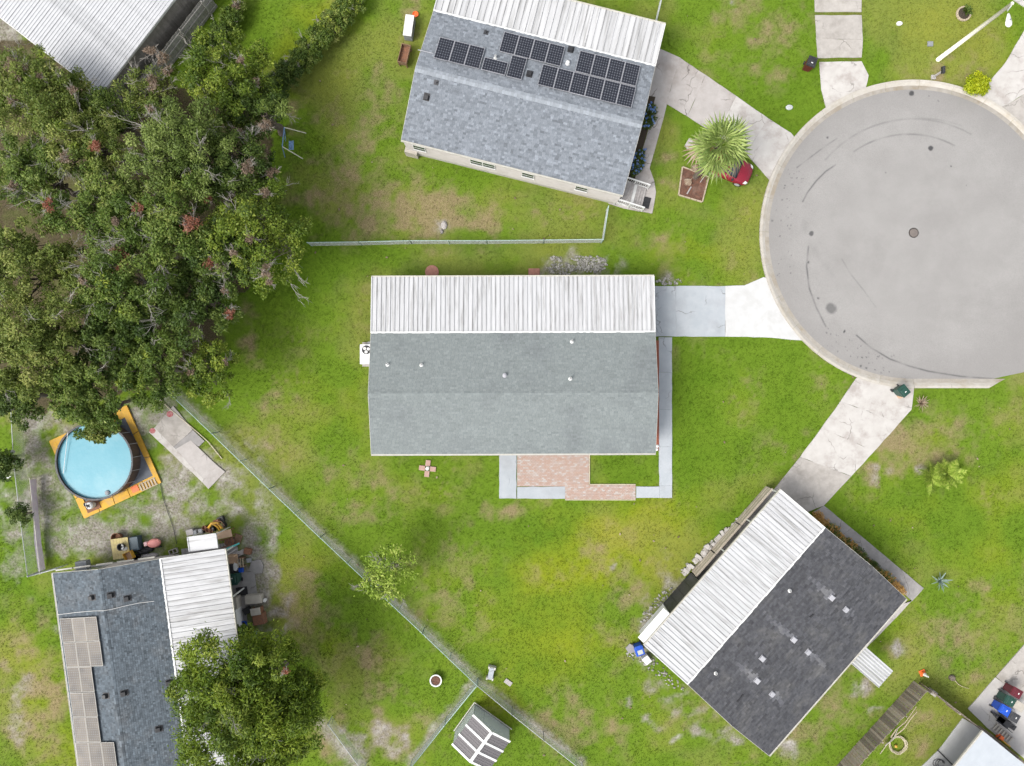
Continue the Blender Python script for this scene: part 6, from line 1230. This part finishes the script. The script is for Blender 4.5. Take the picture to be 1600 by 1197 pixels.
for x in (-.17,0,.17): b = MB(); b.box((x,0,.6),(.05,.62,.05)); b.build('slat', M['palewood'], root, False)
for y in (-.28,.28): b = MB(); b.box((0,y,.3),(.4,.05,.55)); b.build('leg_frame', M['timber'], root, False)
blk('white_box','white crumpled box between the tan chair and the dark bins','box',367,886,0,.35,.5,.55,M['white'],-25)
blk('blue_cushion','blue cushion at the foot of the pale wooden stand','cushion',376,891,.2,.36,.34,.16,M['bluepl'],6,.05)
blk('black_tub','black plastic tub against the carport above the dark green bin','tub',358,890,0,.5,.62,.65,M['black'],4,.03,taper=1.1)
bin_(363,906,math.radians(186),M['greenpl'],M['greenpl'],'dark green wheelie bin squeezed against the white carport of the slate-blue house',s=1.05)
blk('rubber_mat','black rubber mat on the grey pad below the dark green bin','mat',378,924,.03,.78,.6,.04,M['black'],8,.005)
blk('long_box','long pale beige chest lying across the end of the grey pad','chest',395.5,937,0,1.15,.6,.5,M['beige'],5)
blk('brown_mat','worn brown mat left of the pale beige chest','mat',376,942,.0,.6,.75,.05,M['greywood'],4,.005)
blk('tall_cabinet','tall narrow beige cabinet between carport posts','cabinet',365,944,0,.42,.78,.9,M['beige'],6)
q = P(400,956,.7); root = thing('rusty_grill', 'rusty brown barrel cooker with a pale lid at the end of the junk row', 'cooker', (q.x,q.y-.25,0), math.radians(10)); b = MB(); b.box((.05,-.35,.3),(.85,.8,.55),taper=.95); b.build('body', M['rust'], root, False, bevel=.05); b = MB(); b.box((0,.25,.68),(.7,.5,.06)); b.build('lid', M['beige'], root, False, bevel=.02)
for sx in (-1, 1): b = MB(); b.box((sx*.3,.25,.33),(.06,.4,.66)); b.build('leg', M['rust'], root, False)
q = P(380,976,.4); root = thing('blue_pot', 'small blue flower pot below the white carport posts', 'pot', (q.x,q.y,0)); b = MB(); b.lathe([(.14,0),(.24,.36),(.24,.4),(.18,.4),(.15,.3)], (0,0,0), 18); b.build('pot', M['bluepl'], root, False); b = MB(); b.lathe([(.17,.3),(0,.32)], (0,0,0), 12); b.build('soil', M['soil'], root, False)
blk('white_board','tall pale blue-white board standing along the open carport edge','board',370,975,0,.08,1.9,1.1,M['white'],7,.005)
q = P(412.5,939,.3); simple('white_jug', 'small white jug on the ground right of the pale beige chest', 'jug', M['white'], lambda b: b.lathe([(.12,0),(.13,.22),(.05,.3),(.05,.34),(0,.34)], (q.x,q.y,0), 12))
q = P(412,893,0); simple('stone_slab', 'rough grey stone slab at the upper end of the grey pad', 'stone', M['concgrey'], lambda b: b.prism([(q.x-1.0,q.y+.1),(q.x-.85,q.y+.75),(q.x-.2,q.y+.85),(q.x+.0,q.y+.4),(q.x-.1,q.y-.1),(q.x-.6,q.y-.15)], -.02, .09))
for (nm, lab, cat, px_, py_, w_, d_, h_, mm, dg) in (('plastic_crate','small dark crate at the upper right corner of the junk by the carport','crate',344,812,.45,.4,.3,M['black'],20),('cardboard_box','brown cardboard box on the ground right of the teal pole','box',386,862,.5,.4,.35,M['rust'],-12),('paint_tin','grey square tin beside the upper end of the grey pad','tin',388,876,.3,.3,.3,M['grey'],10),('plank_stack','stack of grey planks lying above the tan chair','planks',372,866,.9,.35,.15,M['greywood'],25),('storage_bin','pale lidded storage bin left of the black boxes','storage bin',296,832,.5,.4,.4,M['greywood'],15),('wooden_pallet','brown board leaning low beside the rusty metal rack','board',371,843,.5,.7,.12,M['timber'],-20),('dark_bag','black rubbish bag against the end of the pale beige chest','bag',385,955,.5,.45,.35,M['black'],30),('tool_box','small blue box on the ground below the rusty cooker','box',396,990,.4,.25,.22,M['bluemetal'],-15)):
    blk(nm, lab, cat, px_, py_, 0, w_, d_, h_, mm, dg, .03)
# lavender cloth hung on the pool yard fence
pts = [P(47,750,.9), P(49,790,.85), P(52,815,.95), P(54,850,.9), P(60,893,.85)]; b = MB(); vs = []
for i, q in enumerate([pts[0].lerp(pts[1], t) for t in (0,.5)]+[pts[1].lerp(pts[2], t) for t in (0,.5)]+[pts[2].lerp(pts[3], t) for t in (0,.5)]+[pts[3].lerp(pts[4], t) for t in (0,.5,1)]):
    w = .05+.07*(i > 4)+random.uniform(-.03, .03)
    for s, z in ((-1.2,-.7),(-1,-.2),(0,0),(1,-.15),(1.3,-.55)): vs.append(q+Vector((w*s*.6, 0, z+random.uniform(-.03, .03))))
b.add(vs, [(i*5+j, i*5+j+1, i*5+6+j, i*5+5+j) for i in range(8) for j in range(4)]); tag(b.build('lavender_cloth', M['lav']), 'long lavender and white cloth hung on a line inside the left yard fence', 'cloth')
q0, q1 = P(46,748,1.0), P(62,897,1.0); simple('cloth_line', 'pale line on two stakes carrying the lavender cloth', 'washing line', M['polewhite'], lambda b: (b.tube([q0, q1], .015, n=5), b.tube([(q0.x,q0.y,0), q0], .025, n=6), b.tube([(q1.x,q1.y,0), q1], .025, n=6)))
q = P(19,706,1.3); simple('fence_lamp', 'small pale round cap on the left yard fence post', 'post cap', M['galv'], lambda b: b.lathe([(.05,1.1),(.13,1.2),(.13,1.32),(.06,1.4),(0,1.41)], (q.x,q.y,0), 14))
q0, q1 = P(2,749,.5), P(17,745,.5); simple('white_plank', 'short white plank at the left edge beside the yard fence', 'plank', M['white'], lambda b: b.bar(q0, q1, .12, .05))
q0, q1 = P(246,620,.05), P(347,717,.05); pts = [q0, P(262,636,.06), P(300,668,.06), P(325,690,.06), q1]; simple('yellow_hose', 'pale yellow hose along the upper edge of the painted slab', 'hose', M['cream'], lambda b: b.tube(pts, .035, n=6))
# ------------------------------------------------------------------ round the charcoal house
q = P(1000,1018,.9); root = thing('blue_barrel', 'blue lidded recycling bin at the lower left corner of the ribbed carport', 'bin', (q.x,q.y,0), math.radians(20)); b = MB(); b.box((0,0,.42),(.52,.6,.84),taper=1.12); b.build('body', M['bluepl'], root, False, bevel=.03)
b = MB(); b.box((-.02,.05,.87),(.62,.62,.06)); b.box((-.02,.32,.9),(.4,.2,.08)); b.build('lid', M['bluepl'], root, False, bevel=.02); b = MB(); b.box((0,-.06,.905),(.36,.3,.015)); b.build('label_plate', M['galv'], root, False)
for sx in (-1, 1): b = MB(); b.tube([(sx*.22,.3,.12),(sx*.3,.3,.12)], .12, n=12); b.build('wheel', M['black'], root, False)
blk('white_tub','white square tub beside the blue recycling bin','tub',1011,1032,0,.5,.55,.5,M['white'],38,.03)
q = P(986,1012,0); simple('flat_stone', 'flat pale stone left of the blue recycling bin', 'stone', M['concgrey'], lambda b: b.prism([(q.x-.4,q.y),(q.x-.1,q.y+.3),(q.x+.4,q.y+.1),(q.x+.3,q.y-.3),(q.x-.2,q.y-.35)], -.02, .1))
c0 = P(1116,845,0); root = thing('block_edging', 'broken row of pale concrete edging blocks along the carport of the charcoal house', 'edging', c0); rr = random.Random(5); protos = []
for i in range(40):
    t = i/39; a = P(1166,801,0).lerp(P(1068,893,0), t); a += Vector((rr.uniform(-.12, .12), rr.uniform(-.12, .12), 0)); s = rr.uniform(.7, 1.15)
    Mx = Matrix.Translation(a-c0) @ Matrix.Rotation(math.radians(-44)+rr.uniform(-.25, .25), 4, 'Z') @ Matrix.Scale(s, 4)
    if len(protos) < 3: b = MB(); b.box((0,0,.07),(.38,rr.uniform(.16,.26),.16)); o = b.build('block', M['concpale'] if i != 1 else M['conc'], root, False, bevel=.025); o.matrix_local = Mx; protos.append(o)
    else: put(protos[i % 3], root, Mx)
gb = MB(); rng = np.random.default_rng(8)
for cx, cy, rx, ry, n in ((1035,935,26,9,60),(1012,962,14,8,25),(1085,878,28,8,50),(1120,845,30,7,40),(1020,1040,30,10,50),(990,1020,8,14,20),(1050,1065,24,8,30)):
    for i in range(n):
        a = rng.uniform(0, 6.28); r = math.sqrt(rng.random()); u = rx*r*math.cos(a); v = ry*r*math.sin(a); q = P(cx+u*.74+v*.67, cy-u*.67+v*.74, 0) if cy < 1000 else P(cx+u*.8-v*.6, cy+u*.6+v*.8, 0); s = rng.uniform(.03, .1)
        gb.lathe([(s,-.02),(s*.8,s*.45),(0,s*.6)], q, 5, t=float(rng.random()), sx=rng.uniform(.7, 1.4))
gb.build('rubble', M['gravel'], kind='stuff')
# ------------------------------------------------------------------ lower right corner
q = P(1445,1054,.3); root = thing('traffic_cone', 'orange traffic cone with a white collar at the top of the wooden fence', 'cone', (q.x,q.y,0), .4); b = MB(); b.box((0,0,.02),(.42,.42,.04)); b.lathe([(.17,.04),(.12,.3)], (0,0,0), 18); b.build('body', M['orange'], root, False); b = MB(); b.lathe([(.12,.3),(.07,.55)], (0,0,0), 18); b.build('collar', M['white'], root, False); b = MB(); b.lathe([(.07,.55),(.04,.72),(0,.72)], (0,0,0), 18); b.build('tip', M['white'], root, False)
q = P(1402,1163,.1); root = thing('garden_hose', 'cream garden hose coiled on the grass beside the dark wooden fence', 'hose', q)
for k in range(4):
    b = MB(); r = .52+.05*(k % 2)+.02*k; pts = [(r*math.cos(t)+random.uniform(-.03,.03), r*math.sin(t)+random.uniform(-.03,.03), .03+.03*k) for t in np.linspace(0, 6.28, 28)]; b.tube(pts, .028, n=6); b.build('coil', M['cream'], root, False)
b = MB(); p = [INV[root.name] @ P(a, c, .04) for a, c in ((1388,1160),(1381,1170),(1375,1178))]; b.tube(p, .028, n=6); b.build('hose_end', M['cream'], root, False)
q = P(1401,1167,.2); simple('yellow_ball', 'small yellow ball inside the coiled cream hose', 'ball', M['yellow'], lambda b: b.lathe([(.01,.0),(.08,.03),(.11,.11),(.08,.19),(0,.22)], (q.x,q.y,0), 14), smooth=True)
for i, (p_, lab) in enumerate(((((1392,1152),(1400,1140),(1415,1128),(1432,1104)),'long pale cut branch leaning on the dark wooden fence'),(((1398,1150),(1412,1139),(1424,1122),(1433,1112)),'shorter pale cut branch beside the long one on the fence'),(((1383,1165),(1396,1155),(1404,1136)),'greyish branch between the hose coil and the fence'))):
    pts = [P(a, c, .25+.2*k) for k, (a, c) in enumerate(p_)]; simple('cut_branch', lab, 'branch', M['palewood'] if i < 2 else M['twig'], lambda b: b.tube(pts, .045, .02, 6))
q = P(1489,1060,.15); pts = [P(1490,1061,.1), P(1497,1069,.1), P(1504,1073,.12), P(1514,1076,.05)]; simple('dead_stump', 'small dark stump with a curved pale branch on the grass near the bins', 'stump', [M['bark'], M['palewood']], lambda b: (b.lathe([(.22,-.02),(.2,.15),(.12,.22),(0,.2)], (q.x,q.y,0), 9), b.tube(pts, .03, .015, 6, m=1)))
blk('concrete_post','square grey concrete block at the corner of the two wooden fences','block',1460,1084,0,.42,.34,.5,M['conc'],-35)
bin_(1589,1083,math.radians(60),M['maroon'],M['maroon'],'maroon wheelie bin, topmost of the bins at the right edge',z=1.05)
bin_(1578.5,1096,math.radians(60),M['greenpl'],M['greenpl'],'green wheelie bin between the maroon and the blue bin',z=1.05)
blk('tan_carton','large tan cardboard carton beside the green bin at the right edge','box',1593,1104,0,.72,.6,.8,M['beige'],-32)
bin_(1570.5,1110,math.radians(60),M['bluepl'],M['bluepl'],'bright blue wheelie bin nearest to the wooden fence',z=1.05)
bin_(1585,1121,math.radians(60),M['bluepl'],M['dark'],'blue wheelie bin with a dark lid below the bright blue one',z=1.05)
q = P(1568,1127,.5); root = thing('wheelbarrow', 'black wheelbarrow with dark tray between the bins and the ladder', 'wheelbarrow', (q.x,q.y,0), math.radians(-38)); b = MB(); vs = []
for z, w, l in ((.3,.3,.55),(.55,.58,1.0)): vs += [(-l/2,-w/2,z),(l/2,-w/2,z),(l/2,w/2,z),(-l/2,w/2,z)]
b.add(vs, [(3,2,1,0)]+[(i,(i+1)%4,4+(i+1)%4,4+i) for i in range(4)]+[(0,1,2,3)]); b.build('tray', M['black'], root, False)
b = MB(); b.tube([(-.75,.0,.2),(-.55,0,.2)], .02, n=6); 
for sx in (-1, 1): b.tube([(-.62,sx*.06,.2),(.2,sx*.2,.28),(.95,sx*.26,.55)], .022, n=6); b.tube([(.35,sx*.2,.3),(.4,sx*.2,0)], .02, n=6)
b.build('frame', M['dark'], root, False); b = MB(); b.tube([(-.62,-.05,.2),(-.62,.05,.2)], .2, n=16); b.build('wheel', M['black'], root, False)
l0, l1 = P(1553,1134,.1), P(1581,1158,.15); d = (l1-l0).normalized(); nd = Vector((-d.y, d.x, 0)); root = thing('ladder', 'pale ladder lying on the grey driveway below the bins', 'ladder', (l0+l1)/2)
for s in (-1, 1): b = MB(); b.bar(l0+nd*.26*s, l1+nd*.26*s, .05, .09); b.build('side_rail', M['greywood'], root)
for k in range(7): b = MB(); q = l0.lerp(l1, (k+.5)/7); b.bar(q-nd*.25, q+nd*.25, .09, .05); b.build('rung', M['beige'], root)
q = P(1565,1156,.4); root = thing('orange_tool', 'orange and yellow power tool lying at the upper edge of the smooth white roof', 'power tool', (q.x,q.y,0), math.radians(-35)); b = MB(); b.box((0,.1,.2),(.42,.36,.36),taper=.7); b.build('engine', M['orange'], root, False, bevel=.04); b = MB(); b.tube([(.1,0,.25),(.7,-.05,.2),(1.0,-.05,.1)], .05, n=8); b.build('shaft', M['yellow'], root, False); b = MB(); b.tube([(-.1,-.2,.2),(-.25,0,.35),(-.1,.25,.3)], .03, n=6); b.build('handle', M['black'], root, False)
q = P(1582,1136,.3); simple('tool_case', 'dark purple tool case between the ladder and the dark lidded bin', 'case', M['black'], lambda b: (b.box((q.x,q.y,.15),(.5,.34,.3),-.6), b.tube([(q.x-.1,q.y-.06,.3),(q.x-.08,q.y-.05,.36),(q.x+.08,q.y+.05,.36),(q.x+.1,q.y+.06,.3)], .02, n=6)), bevel=.03)
b = MB(); q = P(1466,1193,.1)
for k in range(3): b.tube([(q.x+.35*math.cos(t)*(1-.15*k)+.1*k, q.y+.3*math.sin(t)*(1-.1*k), .06+.03*k) for t in np.linspace(0, 5.6, 18)], .018, n=5)
tag(b.build('wire_coil', M['dark']), 'tangle of dark wire on the pale slab at the bottom right', 'wire')
q0, q1 = P(1465,1172,.045), P(1492,1199,.045); simple('expansion_strip', 'dark joint strip across the pale slab at the bottom right', 'joint strip', M['dark'], lambda b: b.bar(q0, q1, .07, .03))
q = P(649,22,.1); simple('clay_dish', 'small orange clay dish at the top right corner of the white chest', 'dish', M['orange'], lambda b: b.lathe([(.16,0),(.22,.1),(.2,.1),(.15,.03),(0,.03)], (q.x,q.y,0), 14))
# ------------------------------------------------------------------ grass blades over the lawns, weeds in the joints (one mass)
b = MB(); rr = random.Random(12)
for i in range(170):
    q = P(rr.uniform(440, 1600), rr.uniform(0, 1197), 0)
    if any(inpoly(np.array([q.x]), np.array([q.y]), pl)[0] for pl in NOGRASS): continue
    s = rr.choice([.05, .06, .08, .11]); a = rr.uniform(0, 6.3); z = .1; u = Vector((math.cos(a)*s, math.sin(a)*s, .02)); w = Vector((-math.sin(a)*s*.6, math.cos(a)*s*.6, 0)); q = q+Vector((0,0,z)); b.add([q-u, q+w, q+u, q-w], [(0,1,2,3)], 0, rr.random())
b.build('fallen_leaves', LM['pink'], kind='stuff')
NOGRASS.append([tuple(q) for q in poly([(a*.97+10, c*.97+12) for a, c in GROVE])])
rng = np.random.default_rng(99); N = 270000
gxp = rng.uniform(-40, 40, N); gyp = rng.uniform(-30.5, 30.5, N); keep = np.ones(N, bool)
for pl in NOGRASS:
    a = np.array(pl); m_ = (gxp > a[:, 0].min()) & (gxp < a[:, 0].max()) & (gyp > a[:, 1].min()) & (gyp < a[:, 1].max()); i = np.where(m_)[0]; keep[i[inpoly(gxp[i], gyp[i], pl)]] = False
gxp, gyp = gxp[keep], gyp[keep]; f4 = fields(gxp, gyp); k2 = rng.random(len(gxp)) > f4[1]*1.05+f4[0]*.25; gxp, gyp = gxp[k2], gyp[k2]; f4 = [f[k2] for f in f4]
ex = []                                            # extra weeds growing in the joints of the cracked driveway and along slab edges
for (a, c, d, e, n) in ((1274,21.5,1346,21.5,160),(1278,93.5,1347,93.5,260),(1345,146,1378,134,120),(1283,160,1300,150,60)):
    t = rng.random(n); q0, q1 = P(a, c), P(d, e); ex.append(np.stack([q0.x+(q1.x-q0.x)*t+rng.normal(0, .07, n), q0.y+(q1.y-q0.y)*t+rng.normal(0, .05, n)], 1))
ex = np.concatenate(ex); ef = [np.full(len(ex), v) for v in (.55, 0, .5, .2)]
gxp = np.concatenate([gxp, ex[:, 0]]); gyp = np.concatenate([gyp, ex[:, 1]]); f4 = [np.concatenate([a, e]) for a, e in zip(f4, ef)]
n = len(gxp); hgt = rng.uniform(.03, .075, n)*(1-.35*f4[0])*(1+.3*f4[3]); vs = []
for k in range(2):
    a = rng.uniform(0, 6.283, n); w = rng.uniform(.012, .026, n); ln = hgt*rng.uniform(.9, 1.9, n); ca, sa = np.cos(a), np.sin(a); bx = gxp+rng.normal(0, .03, n); by = gyp+rng.normal(0, .03, n)
    vs.append(np.stack([np.stack([bx-sa*w, by+ca*w, np.full(n, -.03)], -1), np.stack([bx+sa*w, by-ca*w, np.full(n, -.03)], -1), np.stack([bx+ca*ln, by+sa*ln, hgt], -1)], 1))
co = np.concatenate(vs).reshape(-1, 3); me = bpy.data.meshes.new('grass'); raw_mesh(me, co, np.arange(len(co)).reshape(-1, 3))
for nm, v in zip(('dry', 'sand', 'yel', 'lush_shade'), f4): attr(me, nm, np.tile(v, 2), 'FACE')
attr(me, 'litter', np.zeros(2*n), 'FACE'); attr(me, 'tint', rng.random(2*n), 'FACE'); me.materials.append(grass_material('grass_blades', True)); o = bpy.data.objects.new('grass', me); COL.objects.link(o); o['kind'] = 'stuff'
